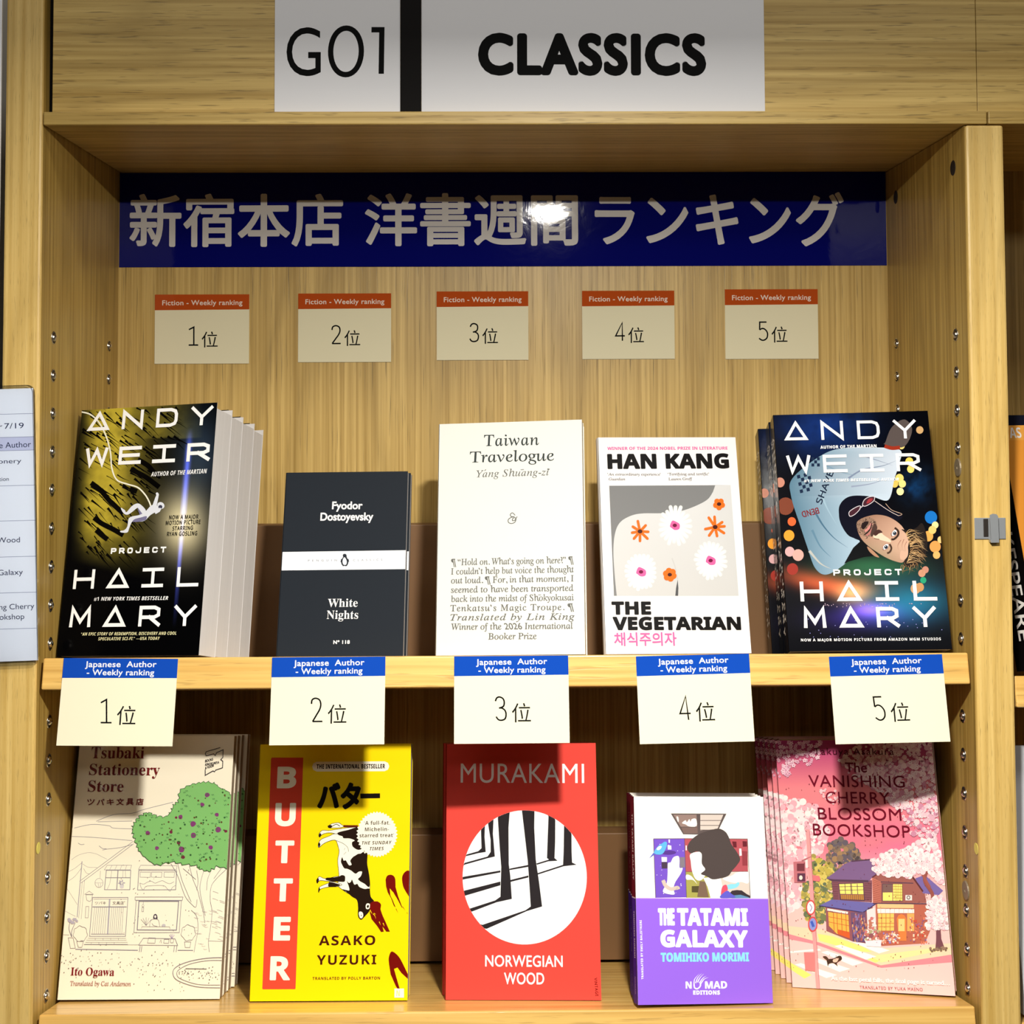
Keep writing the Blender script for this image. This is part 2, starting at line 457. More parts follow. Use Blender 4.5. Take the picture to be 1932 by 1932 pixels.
# neighbouring bays, cut off by the frame
case2 = thing('bookcase', 'next oak bookcase bay past the right hand post, mostly out of view', 'bookcase')
MB().box(WI+0.0312, 1.50, DEP, DEP+0.012, -ZO, ZT).build('back_panel', MAT['oak_back'], case2)
MB().box(0.7787, 1.53, -0.0006, DEP+0.012, ZT, 1.4418, 0.0009).build('top_board', MAT['oak_h'], case2)
MB().box(0.7739, 1.53, 0.0105, 0.03, 1.4419, 1.70, 0.0004).build('fascia', MAT['oak_h'], case2)
MB().box(1.50, 1.53, 0.0, DEP+0.012, -ZO, ZT-0.0008).build('side_panel', MAT['oak_v'], case2)

def shelf_matrix(x, y, z): return Matrix.Translation((x, y, z)) @ Matrix.Rotation(-TILT, 4, 'X')
def shelf(label, x0, x1, y, z):
    o = MB().box(-(x1-x0)/2, (x1-x0)/2, 0, 0.222, -0.025, 0, 0.0014, seg=3).build('shelf', MAT['oak_shelf'])
    o.matrix_world = shelf_matrix((x0+x1)/2, y, z)
    return tag(o, label, 'shelf')
shelf('middle oak shelf sloping back, ranking cards taped along its front edge', 0.0031, WI-0.0031, YM, ZM)
shelf('bottom oak shelf with worn front edge, below the yellow and red paperbacks', 0.0031, WI-0.0031, YB, ZB)
shelf('short visible end of a shelf in the next bay, under the black and orange book', WI+0.034, 1.497, 0.0092, 0.9775)
shelf('lower shelf of the next bay, under the white book at the frame edge', WI+0.034, 1.497, 0.0092, 0.700)

def riser(label, y0, ztop, zs, ys):
    surf = lambda Y: zs-(Y-ys)*TT
    r = thing('display_riser', label, 'riser')
    MB().box(0.004, WI-0.004, y0, y0+0.022, surf(y0)+0.0028, ztop, 0.0008).build('board', MAT['brown'], r)
    MB().box(0.006, WI-0.006, y0+0.010, y0+0.020, surf(y0+0.010)+0.0004, surf(y0)+0.0028).build('gap_shade_foot', MAT['black'], r)  # set-back foot added in black to paint the shade under the board
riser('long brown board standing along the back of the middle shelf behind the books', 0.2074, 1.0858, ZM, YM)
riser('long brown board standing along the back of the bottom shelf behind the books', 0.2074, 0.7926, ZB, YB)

# ================================================================== SIGNS ON THE FASCIA
def sheet_art(name, art, w, h, mat, colour, t=0.0006, parent=None, z0=None):
    """a thin sheet in the XZ plane (x 0..w, z 0..h) facing -Y with ink on its face"""
    me = art.mesh(name, (*boxgeo(0, w, -t, 0, 0, h), colour))
    return link_mesh(name, me, mat, parent)
def face(t=0.0006): return lambda u, v, z: (u, -t-0.00001-z, v)

WHITE = (240, 240, 244)
a = Art(0.104, 0.0958, face(0.001), ((517.5, 0), (752, 0), (755, 211), (520.5, 211)), (0, 0, 2), 0.86)
a.text('G', 1083, 281, 1211, 281, 176, (8, 8, 8)); 
a.line([(1304+61*math.sin(t)*(1-0.06*abs(math.sin(t))), 192-86*math.cos(t)) for t in (2*math.pi*i/40 for i in range(40))], 20, (8, 8, 8), closed=True)
a.line([(1398, 112), (1437, 112), (1437, 275)], 20, (8, 8, 8))
o = sheet_art('section_sign', a, 0.104, 0.13, MAT['matt'], WHITE, 0.001)
o.location = (0.1886, 0.0103, 1.4420)
tag(o, 'white sign lettered G01 at the top of the bookcase', 'sign')
o = MB().box(0.2930, 0.3100, 0.0070, 0.0103, 1.4420, 1.69, 0.0006).build('magnet_bar', MAT['black'])
tag(o, 'black vertical bar between the two white signs at the top', 'bar')
a = Art(0.2855, 0.0958, face(0.001), ((794.5, 0), (1446, 0), (1446, 207), (795, 211)), (0, 0, 1), 0.86)
a.text('CLASSICS', 908.5, 135, 1332, 134.5, 68, (8, 8, 8), 's', 0.07, sp=1.12)
o = sheet_art('section_sign', a, 0.2855, 0.13, MAT['matt'], WHITE, 0.001)
o.location = (0.3103, 0.0103, 1.4420)
tag(o, 'wide white sign lettered CLASSICS at the top of the bookcase', 'sign')

# ================================================================== BLUE BANNER ON THE BACK PANEL
ban = thing('banner', 'dark blue banner of three laminated sheets with large white characters on the back panel', 'banner')
NAVY, SILV = (8, 12, 104), (222, 218, 214)
def banner_text(a, t, x0, x1, top, bot): a.text(t, x0, bot, x1, bot, bot-top, SILV, 's', 0.021, fit=True)
for t, x0, x1, q, span in (('新宿本店', 242, 645, ((221, 326), (675.5, 326), (675, 503), (221, 502)), (0.0006, 0.2353)),
                           ('洋書週間', 691, 1089, ((675.5, 326), (1107, 326), (1107, 503.5), (675, 503)), (0.2350, 0.4616)),
                           ('ランキング', 1125, 1591, ((1107, 326), (1672, 325), (1672, 500), (1107, 503)), (0.4613, 0.7594))):
    w = span[1]-span[0]
    a = Art(w, 0.0935, face(0.0005), q)
    banner_text(a, t, x0, x1, 367 if t[0] != 'ラ' else 364, 463)
    o = sheet_art('banner_sheet', a, w, 0.0935, MAT['gloss'], NAVY, 0.0005, ban)
    o.location = (span[0], DEP-0.0002-(0.0003 if t[0] == '洋' else 0), ZT-0.0937)

# ================================================================== RANKING CARDS
ORANGE, CREAM, BLUE = (186, 78, 28), (238, 230, 196), (22, 74, 178)
def back_card(n, x0, z1, x1, z0):
    w, h = x1-x0, z1-z0
    a = Art(w, h, face(), ((292.2, 555.7), (471.6, 557), (470.3, 685.6), (292, 685.2)), (0, 500, 3.45))
    a.rect(1000, 185, 1640, 294, ORANGE)
    a.text('Fiction - Weekly ranking', 1057, 262, 1581, 264, 31, (240, 222, 206), 's', 0.025, sp=1.05)
    numeral(a, n, 1228, 1293, 400, 524, 9)
    a.text('位', 1315, 536, 1420, 536, 102, (24, 24, 22), fit=True)
    o = sheet_art('ranking_card', a, w, h, MAT['gloss'], CREAM)
    o.location = (x0, DEP-0.0004, z0)
    return o
def numeral(a, n, x0, x1, y0, y1, wd, c=(20, 20, 20)):
    w, h = x1-x0, y1-y0
    P = lambda *p: [(x0+u*w, y0+v*h) for u, v in p]
    if n == 1:
        a.line(P((0.06, 0.17), (0.56, 0.04), (0.56, 0.97)), wd, c); a.line(P((0.04, 0.97), (1.0, 0.97)), wd, c)
    elif n == 2: a.line(P((0.08, 0.26), (0.16, 0.10), (0.46, 0.035), (0.80, 0.10), (0.90, 0.28), (0.78, 0.48), (0.45, 0.72), (0.10, 0.965)), wd, c, True); a.line(P((0.08, 0.965), (0.97, 0.965)), wd, c)
    elif n == 3:
        a.line(P((0.10, 0.20), (0.25, 0.07), (0.52, 0.035), (0.80, 0.11), (0.87, 0.26), (0.76, 0.41), (0.42, 0.475)), wd, c, True)
        a.line(P((0.36, 0.475), (0.62, 0.48), (0.88, 0.58), (0.94, 0.74), (0.82, 0.91), (0.50, 0.97), (0.22, 0.94), (0.05, 0.82)), wd, c, True)
    elif n == 4: a.line(P((0.74, 0.98), (0.74, 0.03), (0.05, 0.72), (1.0, 0.72)), wd, c)
    elif n == 5:
        a.line(P((0.86, 0.04), (0.16, 0.04), (0.14, 0.44)), wd, c)
        a.line(P((0.14, 0.44), (0.40, 0.37), (0.70, 0.42), (0.93, 0.60), (0.90, 0.82), (0.66, 0.95), (0.36, 0.97), (0.06, 0.87)), wd, c, True)
BC = [(0.0362, 1.3102, 0.1288, 1.2420), (0.1769, 1.3108, 0.2683, 1.2431), (0.3132, 1.3125, 0.4035, 1.2447), (0.4567, 1.3127, 0.5479, 1.2452), (0.5980, 1.3138, 0.6901, 1.2448)]
ORD = ['1', '2', '3', '4', '5']
for i, c in enumerate(BC):
    tag(back_card(i+1, *c), 'cream card with orange header and numeral %s, taped to the back panel' % ORD[i], 'card', 'orange headed ranking cards on the back panel')
FC = [((0.0200, 0.0), -0.013, 0.0925, 0.0682), ((0.1887, 0.0005), 0.002, 0.0920, 0.0686), ((0.3366, 0.0005), 0.002, 0.0928, 0.0685), ((0.4846, 0.0014), 0.018, 0.0925, 0.0688), ((0.6423, 0.0026), 0.016, 0.0928, 0.0687)]
def front_card(n, at, rot, w, h):
    a = Art(w, h, face(), ((123.2, 1240.3), (336.2, 1240.9), (327, 1405.5), (107.2, 1405.5)), (0, 1180, 3.45))
    a.poly([(420, 200), (1170, 200), (1165, 334), (412, 336)], BLUE)
    a.text('Japanese  Author', 562, 265, 1020, 263, 36, (238, 240, 246), 's', 0.028, sp=1.04)
    a.text('- Weekly ranking', 572, 317, 1005, 316, 36, (238, 240, 246), 's', 0.028, sp=1.04)
    numeral(a, n, 658, 732, 468, 630, 10)
    a.text('位', 762, 640, 886, 640, 126, (28, 28, 26), fit=True)
    o = sheet_art('ranking_card', a, w, h, MAT['gloss'], (244, 236, 206))
    M = shelf_matrix(0, YM, ZM) @ Matrix.Translation((at[0], -0.0003, -at[1])) @ Matrix.Rotation(-rot, 4, 'Y') @ Matrix.Translation((0, 0, -h))
    o.matrix_world = M
    return o
for i, c in enumerate(FC):
    tag(front_card(i+1, *c), 'cream card with blue header and numeral %s, hanging from the middle shelf edge' % ORD[i], 'card', 'blue headed ranking cards on the shelf edge')

# ================================================================== SMALL THINGS ON THE POSTS
for side, y, z, lab in (('l', 0.0122, 0.844, 'left'), ('r', 0.0075, 0.8392, 'right')):
    o = MB().lathe([(0.0, 0.0003), (0.0045, 0.0003), (0.0046, 0.0)], None, 24).build('dot_sticker', MAT['dot'])
    o.matrix_world = Matrix.Translation((0.0001 if side == 'l' else WI-0.0001, y, z)) @ INW[side]
    tag(o, 'round yellow dot sticker on the inside of the %s side panel' % lab, 'sticker', 'yellow dot stickers on the side panels')
clip = thing('sign_clip', 'grey metal sign clip screwed to the right hand post', 'clip', Matrix.Translation((0.7733, -0.0001, 1.0985)))
MB().box(-0.0127, 0.0127, -0.0010, -0.0002, -0.0086, 0.0086, 0.0002).build('plate', MAT['steel'], clip)
sp = [(-0.0016, 0.0112), (0.0010, 0.0122), (0.0040, 0.0118), (0.0052, 0.0100), (0.0056, -0.0110), (-0.0008, -0.0112), (-0.0012, 0.0)]
MB().prism(sp, -0.0052, -0.0044).build('spring_tongue', MAT['steel'], clip)
MB().prism([(-0.0016, -0.0085), (-0.0008, -0.0112), (0.0056, -0.0110), (0.0056, -0.0092)], -0.0048, -0.0008).build('hook', MAT['steel'], clip)
MB().box(-0.0055, -0.0016, -0.0013, -0.0009, -0.0068, 0.0078, 0.0003).build('slot', MAT['hole'], clip)

# ================================================================== PRICE LIST HOLDER ON THE LEFT POST
HM = Matrix.Translation((-0.0036, -0.0042, 1.2185)) @ Matrix.Rotation(-0.031, 4, 'Y')
# local x to the left is negative, z downwards is negative
hold = thing('sign_holder', 'clear acrylic holder with a printed ranking list, fixed across the left post', 'sign holder', HM)
def rrect(x0, x1, z0, z1, r, n=5):
    p = []
    for cx, cz, a0 in ((x1-r, z1-r, 0), (x0+r, z1-r, 90), (x0+r, z0+r, 180), (x1-r, z0+r, 270)):
        p += [(cx+r*math.cos(math.radians(a0+90*i/n)), cz+r*math.sin(math.radians(a0+90*i/n))) for i in range(n+1)]
    return p
MB().prism(rrect(-0.158, 0.0006, -0.2245, 0.0, 0.006), -0.0008, 0.0002).build('front_sheet', MAT['acrylic'], hold)
MB().prism(rrect(-0.158, 0.0006, -0.2245, 0.0, 0.006), 0.0020, 0.0036).build('back_sheet', MAT['acrylic'], hold)
PW, PH = 0.156, 0.2185
q = ((-297, 741), (60.7, 735), (69.2, 1242), (-288, 1248))
a = Art(PW, PH, face(0.0003), q, (0, 700, 3.33), 0.96)
INKB = (44, 52, 84)
a.poly([(-900, 428), (212, 419), (213, 502), (-900, 511)], (206, 210, 236))
for y in (275, 420, 503, 722, 940, 1163, 1385, 1607): a.line([(-900, y+9), (222, y)], 2.6, (120, 128, 160))
a.text('7/19', 26, 368, 145, 366, 34, INKB); a.line([(-14, 352), (-6, 346), (4, 352), (12, 346)], 4, INKB, True)
a.text('Japanese Author', -170, 492, 190, 484, 35, INKB)
a.text('Stationery', -120, 586, 130, 583, 28, INKB); a.text('Fiction', -46, 694, 53, 692, 24, INKB)
a.text('Norwegian Wood', -270, 1080, 121, 1075, 33, INKB); a.text('Galaxy', -14, 1277, 139, 1275, 33, INKB)
a.text('Vanishing Cherry', -160, 1492, 208, 1486, 33, INKB); a.text('Bookshop', -60, 1552, 147, 1549, 33, INKB)
me = a.mesh('paper', (*boxgeo(0, PW, -0.0003, 0, 0, PH), (242, 247, 255)))
o = link_mesh('paper', me, MAT['matt'], hold); o.location = (-0.1562, 0.0016, -0.2215)

o = MB().box(-0.33, -0.0325, -0.004, -0.001, 1.287, 1.69, 0.0006).build('poster', plain('poster_white', (246, 249, 255), 0.25, k=0.9))
tag(o, 'white poster at the extreme left, beside the left post', 'poster')

# ================================================================== BOOKS
# per title: x of the front cover, distance from the shelf edge, yaw, lean, roll, width, height, shelf, cover corners in the tracing
POSE = {
 'phmL': (0.0655, 0.0197, -0.2705, 0.2385, -0.0076, 0.1310, 0.2121, 'M', (142.6, 778.6), (401.4, 763.7), (365.5, 1241.4), (94.2, 1243.2)),
 'white': (0.2395, 0.0359, -0.0665, 0.2814, -0.0037, 0.1068, 0.1582, 'M', (541.5, 894.4), (769.7, 891.8), (760.4, 1240.4), (522.3, 1241.4)),
 'taiwan': (0.3823, 0.0217, -0.1517, 0.2381, -0.0017, 0.1252, 0.1983, 'M', (829.4, 802.5), (1097.8, 793.8), (1104.2, 1236.7), (822.7, 1239.2)),
 'veg': (0.5267, 0.0524, 0.0255, 0.3245, 0.002, 0.1247, 0.1929, 'M', (1128.6, 829.7), (1387.6, 829.3), (1417.9, 1237.1), (1143.6, 1239.1)),
 'phmR': (0.6799, 0.0116, -0.0935, 0.2626, 0.006, 0.1324, 0.2028, 'M', (1459.2, 788.5), (1750.6, 780.3), (1796.8, 1230.9), (1489.3, 1235.5)),
 'tsubaki': (0.0707, 0.0489, 0.026, 0.2448, -0.0084, 0.1345, 0.2123, 'B', (151.8, 1391.0), (442.3, 1391.4), (414.4, 1888.3), (108.3, 1890.2)),
 'butter': (0.2305, 0.0395, -0.0112, 0.2281, -0.001, 0.1312, 0.2049, 'B', (491.8, 1406.8), (775.7, 1405.3), (768.9, 1889.6), (471.2, 1891.3)),
 'norwegian': (0.3924, 0.0375, -0.0641, 0.2088, 0.0018, 0.1296, 0.2049, 'B', (842.9, 1404.9), (1123.8, 1403.1), (1134.6, 1888.5), (840.9, 1887.7)),
 'tatami': (0.5402, 0.0085, 0.11, 0.255, -0.018, 0.1124, 0.16, 'B', (1196.8, 1504.9), (1437.0, 1511.2), (1456.4, 1898.6), (1203.5, 1897.0)),
 'cherry': (0.689, 0.0571, -0.3619, 0.1362, 0.0091, 0.1348, 0.2055, 'B', (1462.7, 1399.2), (1757.9, 1397.9), (1802.8, 1881.5), (1495.6, 1864.5)),
}
def book_matrix(key, ds=0.0, dx=0.0, thick=0.02):
    X, s, yaw, lean, roll, w, h, sh = POSE[key][:8]
    z0, y0 = (ZM, YM) if sh == 'M' else (ZB, YB)
    s += ds; X += dx
    u = Vector((math.cos(yaw), math.sin(yaw), 0)); n = Vector((-math.sin(yaw), math.cos(yaw), 0))
    v = Vector((0, 0, math.cos(lean))) + n*math.sin(lean)
    u2 = Vector((u.x, u.y, -u.y*TT + roll)).normalized()
    v = (v - u2*v.dot(u2)).normalized()
    y = v.cross(u2)
    o = Vector((X, y0+s*CT, z0-s*ST))
    M = Matrix((u2, y, v)).transposed().to_4x4(); M.translation = o
    # lift until every bottom corner clears the shelf surface
    nrm = Vector((0, ST, CT)); p0 = Vector((0, y0, z0))
    low = min((M @ Vector((sx*w/2, yy, 0)) - p0).dot(nrm) for sx in (-1, 1) for yy in (0, thick))
    M.translation = o + v*((0.0004-low)/v.dot(nrm))
    return M

def cover_art(key, crop, ink=INK):
    p = POSE[key]; w, h = p[5], p[6]
    return Art(w, h, lambda u, v, z: (u-w/2, -0.00036-z, v), p[8:12], crop, ink)

def make_book(name, key, art, thick, col, spine_col, back_col, pages, label, cat, group=None, mat='print', spine_art=None, round_spine=0.0012, drop=0.0003):
    w, h = POSE[key][5], POSE[key][6]
    r = thing(name, label, cat, book_matrix(key, 0, 0, thick), group)
    me = art.mesh('front_cover', (*boxgeo(-w/2, w/2, -0.00035, 0, 0, h), col)); link_mesh('front_cover', me, MAT[mat], r)
    b = Art(w, h, lambda u, v, z: (w/2-u, thick+z, v)); me = b.mesh('back_cover', (*boxgeo(-w/2, w/2, thick-0.00035, thick, 0, h), back_col)); link_mesh('back_cover', me, MAT[mat], r)
    # spine: a slightly rounded strip wrapping the left side
    N = 8; V, Fc = [], []
    for j in range(N+1):
        t = j/N; bulge = round_spine*math.sin(math.pi*t)**0.5
        for z in (0, h): V += [(-w/2-0.0003-bulge, thick*(1-t), z), (-w/2+0.0006, min(max(thick*(1-t), 0.0003), thick-0.0003), z)]
    for j in range(N):
        a = j*4; Fc += [(a, a+4, a+6, a+2), (a+2, a+6, a+7, a+3), (a, a+1, a+5, a+4), (a+1, a+3, a+7, a+5)]
    sa = spine_art or Art(thick, h, None)
    me = sa.mesh('spine', (V, Fc, spine_col)); link_mesh('spine', me, MAT[mat], r)
    MB().box(-w/2+0.0008, w/2-0.0004, 0.0001, thick-0.0004, 0.0003, h-drop).build('page_block', MAT[pages], r)
    return r

def spine_face(key, thick, bulge=0.0):
    """spine drawing: u runs across the spine from back to front, v up; tracing units are mm with y down"""
    w, h = POSE[key][5], POSE[key][6]
    return Art(thick, h, lambda u, v, z: (-w/2-0.00036-bulge*math.sin(math.pi*min(max(u/thick, 0), 1))**0.5-z, thick-u, v))

def copy_book(src, key, ds, dx, label, thick, group):
    r = src.copy(); COL.objects.link(r); r.matrix_world = book_matrix(key, ds, dx, thick); r['label'] = label
    for ch in src.children:
        c = ch.copy(); COL.objects.link(c); c.parent = r
    return r

def stack(src, key, thick, n, what, group, dxs=0.0, gap=0.0014, base=None):
    src['group'] = group
    names = ['second', 'third', 'fourth', 'fifth', 'sixth']
    lean = POSE[key][3]
    for k in range(1, n):
        yaw = POSE[key][2]; dx = dxs[k-1] if isinstance(dxs, (list, tuple)) else dxs*k
        ds = (k*(thick/math.cos(lean-TILT)+gap)+dx*math.sin(yaw)+0.0004)/math.cos(yaw)
        copy_book(src, key, ds, dx, '%s copy from the front in the stack of %s' % (names[k-1] if k < n-1 or n == 2 else 'rearmost', what) if n > 2 else 'second copy tucked behind the front %s' % what, thick, group)

rnd = random.Random(7)
BLK, WHT = (9, 9, 11), (246, 244, 242)

# ---- wide spaced display capitals used on the two science fiction covers
CAPS = {'A': [[(0, 0), (.5, 1), (1, 0), (0, 0)]], 'N': [[(0, 0), (0, 1), (1, 0), (1, 1)]], 'D': [[(0, 0), (0, 1), (.7, 1), (.93, .9), (1, .7), (1, .3), (.93, .1), (.7, 0), (0, 0)]],
        'Y': [[(0, 1), (.5, .42), (1, 1)], [(.5, .42), (.5, 0)]], 'W': [[(0, 1), (.18, 0), (.5, .95), (.82, 0), (1, 1)]], 'E': [[(1, 1), (0, 1), (0, 0), (1, 0)], [(0, .5), (.92, .5)]],
        'I': [[(0, 1), (1, 1)], [(.5, 1), (.5, 0)], [(0, 0), (1, 0)]], 'R': [[(0, 0), (0, 1), (.75, 1), (.97, .88), (.97, .56), (.75, .43), (0, .43)], [(.5, .43), (1, 0)]],
        'H': [[(0, 0), (0, 1)], [(1, 0), (1, 1)], [(0, .5), (1, .5)]], 'L': [[(0, 1), (0, 0), (1, 0)]], 'M': [[(0, 0), (.04, 1), (.5, .22), (.96, 1), (1, 0)]],
        'P': [[(0, 0), (0, 1), (.8, 1), (1, .88), (1, .55), (.8, .42), (0, .42)]], 'O': [[(.25, 0), (.06, .1), (0, .3), (0, .7), (.06, .9), (.25, 1), (.75, 1), (.94, .9), (1, .7), (1, .3), (.94, .1), (.75, 0), (.25, 0)]],
        'J': [[(1, 1), (1, .25), (.9, .06), (.7, 0), (.3, 0), (.08, .08), (0, .28)]], 'C': [[(1, .82), (.9, .96), (.75, 1), (.25, 1), (.06, .9), (0, .7), (0, .3), (.06, .1), (.25, 0), (.75, 0), (.9, .04), (1, .18)]],
        'T': [[(0, 1), (1, 1)], [(.5, 1), (.5, 0)]]}
def caps(a, word, x0, y0, x1, y1, cap, c, wf=0.175, gapf=0.62):
    a.up()
    A, B = np.array(a.P(x0, y0)), np.array(a.P(x1, y1)); d = B-A; L = np.hypot(*d); d = d/L; nn = np.array((-d[1], d[0]))
    tl = math.hypot(x1-x0, y1-y0); tx, ty = (x1-x0)/tl, (y1-y0)/tl
    k = abs((np.array(a.P(x0+ty*cap, y0-tx*cap))-A) @ nn); t = wf*k
    m = len(word); lw = L/(m+(m-1)*gapf)
    for i, ch in enumerate(word):
        for path in CAPS[ch]:
            pts = [A + d*(i*lw*(1+gapf) + t/2 + px*(lw-t)) + nn*(t/2 + py*(k-t)) for px, py in path]
            cl = np.allclose(pts[0], pts[-1])
            if cl: pts = pts[:-1]
            m2 = len(pts); Lp, Rp = [], []
            for j in range(m2):
                p = pts[j]; pa = pts[(j-1) % m2] if (cl or j) else None; pb = pts[(j+1) % m2] if (cl or j < m2-1) else None
                da = (p-pa)/np.hypot(*(p-pa)) if pa is not None else None; db = (pb-p)/np.hypot(*(pb-p)) if pb is not None else None
                if da is None: da = db; p = p-db*t/2*(1 if not cl else 0)
                elif db is None: db = da; p = p+da*t/2
                bis = da+db; bis = bis/max(np.hypot(*bis), 1e-9); nrm = np.array((-bis[1], bis[0])); sc = min(1/max(nrm @ np.array((-da[1], da[0])), 0.2), 2.4)
                Lp.append(p+nrm*t/2*sc); Rp.append(p-nrm*t/2*sc)
            rng = range(m2) if cl else range(m2-1)
            for j in rng:
                q = (j+1) % m2
                a.uvface([tuple(Lp[j]), tuple(Lp[q]), tuple(Rp[q]), tuple(Rp[j])], [(0, 1, 2, 3)], [c]*4)

def dots(a, items):
    """items (x, y, r, colour) in one ink layer"""
    a.up()
    for x, y, r, c in items: a.ell(x, y, r, r, c, n=9, layer=False)
def inside(p, x, y):
    r = False
    for i in range(len(p)):
        (x0, y0), (x1, y1) = p[i], p[i-1]
        if (y0 > y) != (y1 > y) and x < (x1-x0)*(y-y0)/(y1-y0)+x0: r = not r
    return r
def scatter(a, poly, n, r0, r1, cols, rg=rnd):
    xs, ys = [p[0] for p in poly], [p[1] for p in poly]; out = []
    while len(out) < n:
        x, y = rg.uniform(min(xs), max(xs)), rg.uniform(min(ys), max(ys))
        if inside(poly, x, y): out.append((x, y, rg.uniform(r0, r1), rg.choice(cols)))
    dots(a, out)
def blossoms(a, poly, n, r0, r1, cols, cen, rg=rnd):
    xs, ys = [p[0] for p in poly], [p[1] for p in poly]; fl = []; k = 0
    while k < n:
        x, y = rg.uniform(min(xs), max(xs)), rg.uniform(min(ys), max(ys))
        if not inside(poly, x, y): continue
        k += 1; fl.append((x, y, rg.uniform(r0, r1), rg.uniform(0, 6), rg.choice(cols)))
    a.up()
    for x, y, r, t, c in fl:
        a.poly([(x+r*(0.74+0.26*math.cos(5*q))*math.cos(t+q), y+r*(0.74+0.26*math.cos(5*q))*math.sin(t+q)) for q in (i*2*math.pi/20 for i in range(20))], c, False)
        a.ell(x, y, r*0.2, r*0.2, cen, n=5, layer=False)
def hash2(x, y):
    v = math.sin(x*12.9898+y*78.233)*43758.5453; return v-math.floor(v)
def vnoise(x, y):
    i, j = math.floor(x), math.floor(y); u, v = x-i, y-j; u = u*u*(3-2*u); v = v*v*(3-2*v)
    return (hash2(i, j)*(1-u)+hash2(i+1, j)*u)*(1-v)+(hash2(i, j+1)*(1-u)+hash2(i+1, j+1)*u)*v
def fbm(x, y): return 0.55*vnoise(x, y)+0.3*vnoise(2.1*x+3, 2.1*y)+0.15*vnoise(4.3*x, 4.3*y+7)

# ---------------------------------------------------------------- black and gold paperback, far left of the middle shelf
a = cover_art('phmL', (60, 740, 3.646), 0.9)
def f(x, y):
    g = math.exp(-((x-(470-0.10*(y-600)))/250.0)**2)*max(0, min(1, (1230-y-0.25*(400-x))/280.0))
    g *= 0.72+0.55*fbm(x/70, y/70)
    if y < 330: g = max(g, 0.62*max(0, min(1, (1150-x)/330))*(0.6+0.6*fbm(x/60, y/40)) if x > 470 else g)
    g *= max(0, min(1, (x-255+0.05*(y-200))/110.0))
    c = mixr((4, 4, 5), (186, 166, 54), g)
    e = math.exp(-(((x-1005)/170)**2+((y-930)/235)**2)); c = tuple(c[i]+(228, 214, 168)[i]*e*(1-0.3*(g > 0.5)) for i in range(3))
    e2 = math.exp(-(((x-1120)/170)**2+((y-430)/280)**2)); c = tuple(c[i]+(34, 46, 60)[i]*e2 for i in range(3))
    bx = 1052-(y-300)*0.082; wv = max(0, 1-abs(x-bx)/(24+8*math.sin(y/300))); fd = max(0, min(1, (y-260)/160))*max(0, min(1, (1640-y)/420))
    if wv > 0: c = tuple(c[i]+(70, 84, 235)[i]*wv**1.3*fd*(1.0 if y < 860 or y > 1010 else 0.45) for i in range(3))
    return c
a.grid(90, 130, f)
rg = random.Random(3)
for i in range(300):                          # dry brush strokes
    x = rg.uniform(270, 980); y = rg.uniform(110, 1150)
    if (x-470)**2/300**2+(y-560)**2/600**2 > 1.15 and y > 380: continue
    if 330 < x < 620 and 500 < y < 640 and rg.random() < 0.8: continue
    L = rg.uniform(30, 150); an = math.radians(rg.uniform(26, 44)) if y < 700 else math.radians(rg.uniform(38, 58))
    a.line([(x, y), (x+L*0.4*math.cos(an), y+L*0.4*math.sin(an)+rg.uniform(-5, 5)), (x+L*math.cos(an), y+L*math.sin(an)+rg.uniform(-8, 8))], rg.uniform(5, 20), (6, 5, 4), True, taper=True, n=4, layer=(i % 20 == 0))
for p in ([(640, 545), (700, 575), (760, 610), (840, 670)], [(690, 480), (760, 520), (800, 565), (850, 600)], [(365, 640), (430, 690), (500, 770), (590, 850)], [(385, 880), (440, 920), (520, 960), (590, 1000)], [(400, 965), (440, 1000), (480, 1030)], [(635, 680), (660, 690), (685, 700)]):
    a.line(p, 34, (6, 5, 4), True); 
a.line([(296, 152), (360, 170), (420, 225), (470, 320), (500, 430), (510, 540), (545, 620), (620, 650), (690, 672), (740, 720), (770, 770), (784, 812)], 10, (240, 236, 214), True)
SU, SH = (222, 224, 232), (120, 116, 150)
for p, c in (([(572, 812), (600, 828), (612, 842), (650, 800), (690, 782), (720, 798), (748, 832), (742, 866), (700, 838), (690, 812), (650, 842), (618, 860), (590, 848)], SU),
             ([(690, 812), (720, 850), (745, 870), (720, 890), (705, 862)], SH),
             ([(568, 972), (596, 966), (618, 940), (626, 890), (650, 872), (700, 862), (740, 842), (780, 800), (812, 790), (840, 812), (830, 832), (780, 862), (740, 900), (700, 908), (655, 905), (632, 950), (618, 982), (575, 982)], SU),
             ([(655, 908), (700, 908), (745, 896), (752, 870), (715, 878), (670, 890)], SH), ([(792, 808), (806, 760), (818, 730), (828, 716), (836, 728), (828, 770), (818, 812)], SU), ([(816, 716), (826, 706), (838, 720), (830, 738)], SU)):
    a.blob(p, c, 4)
a.ell(852, 796, 26, 22, SU, 0.6); a.ell(848, 806, 14, 13, (60, 60, 78)); a.line([(812, 850), (838, 835), (850, 815)], 14, SU)
caps(a, 'ANDY', 342, 284, 1208, 240, 127, WHT); caps(a, 'WEIR', 320, 527, 1190, 487, 122, WHT, 0.2, 0.5)
a.text('AUTHOR OF THE MARTIAN', 782, 597, 1172, 574, 30, WHT, 'bi', sp=1.06)
D = (40, 38, 30)
for t, x0, y0, x1, y1 in (('NOW A MAJOR', 910, 892, 1112, 886), ('MOTION PICTURE', 886, 930, 1127, 922), ('STARRING', 933, 968, 1075, 962), ('RYAN GOSLING', 895, 1006, 1104, 1000)): a.text(t, x0, y0, x1, y1, 27, D, 'n', 0.03, sp=1.2)
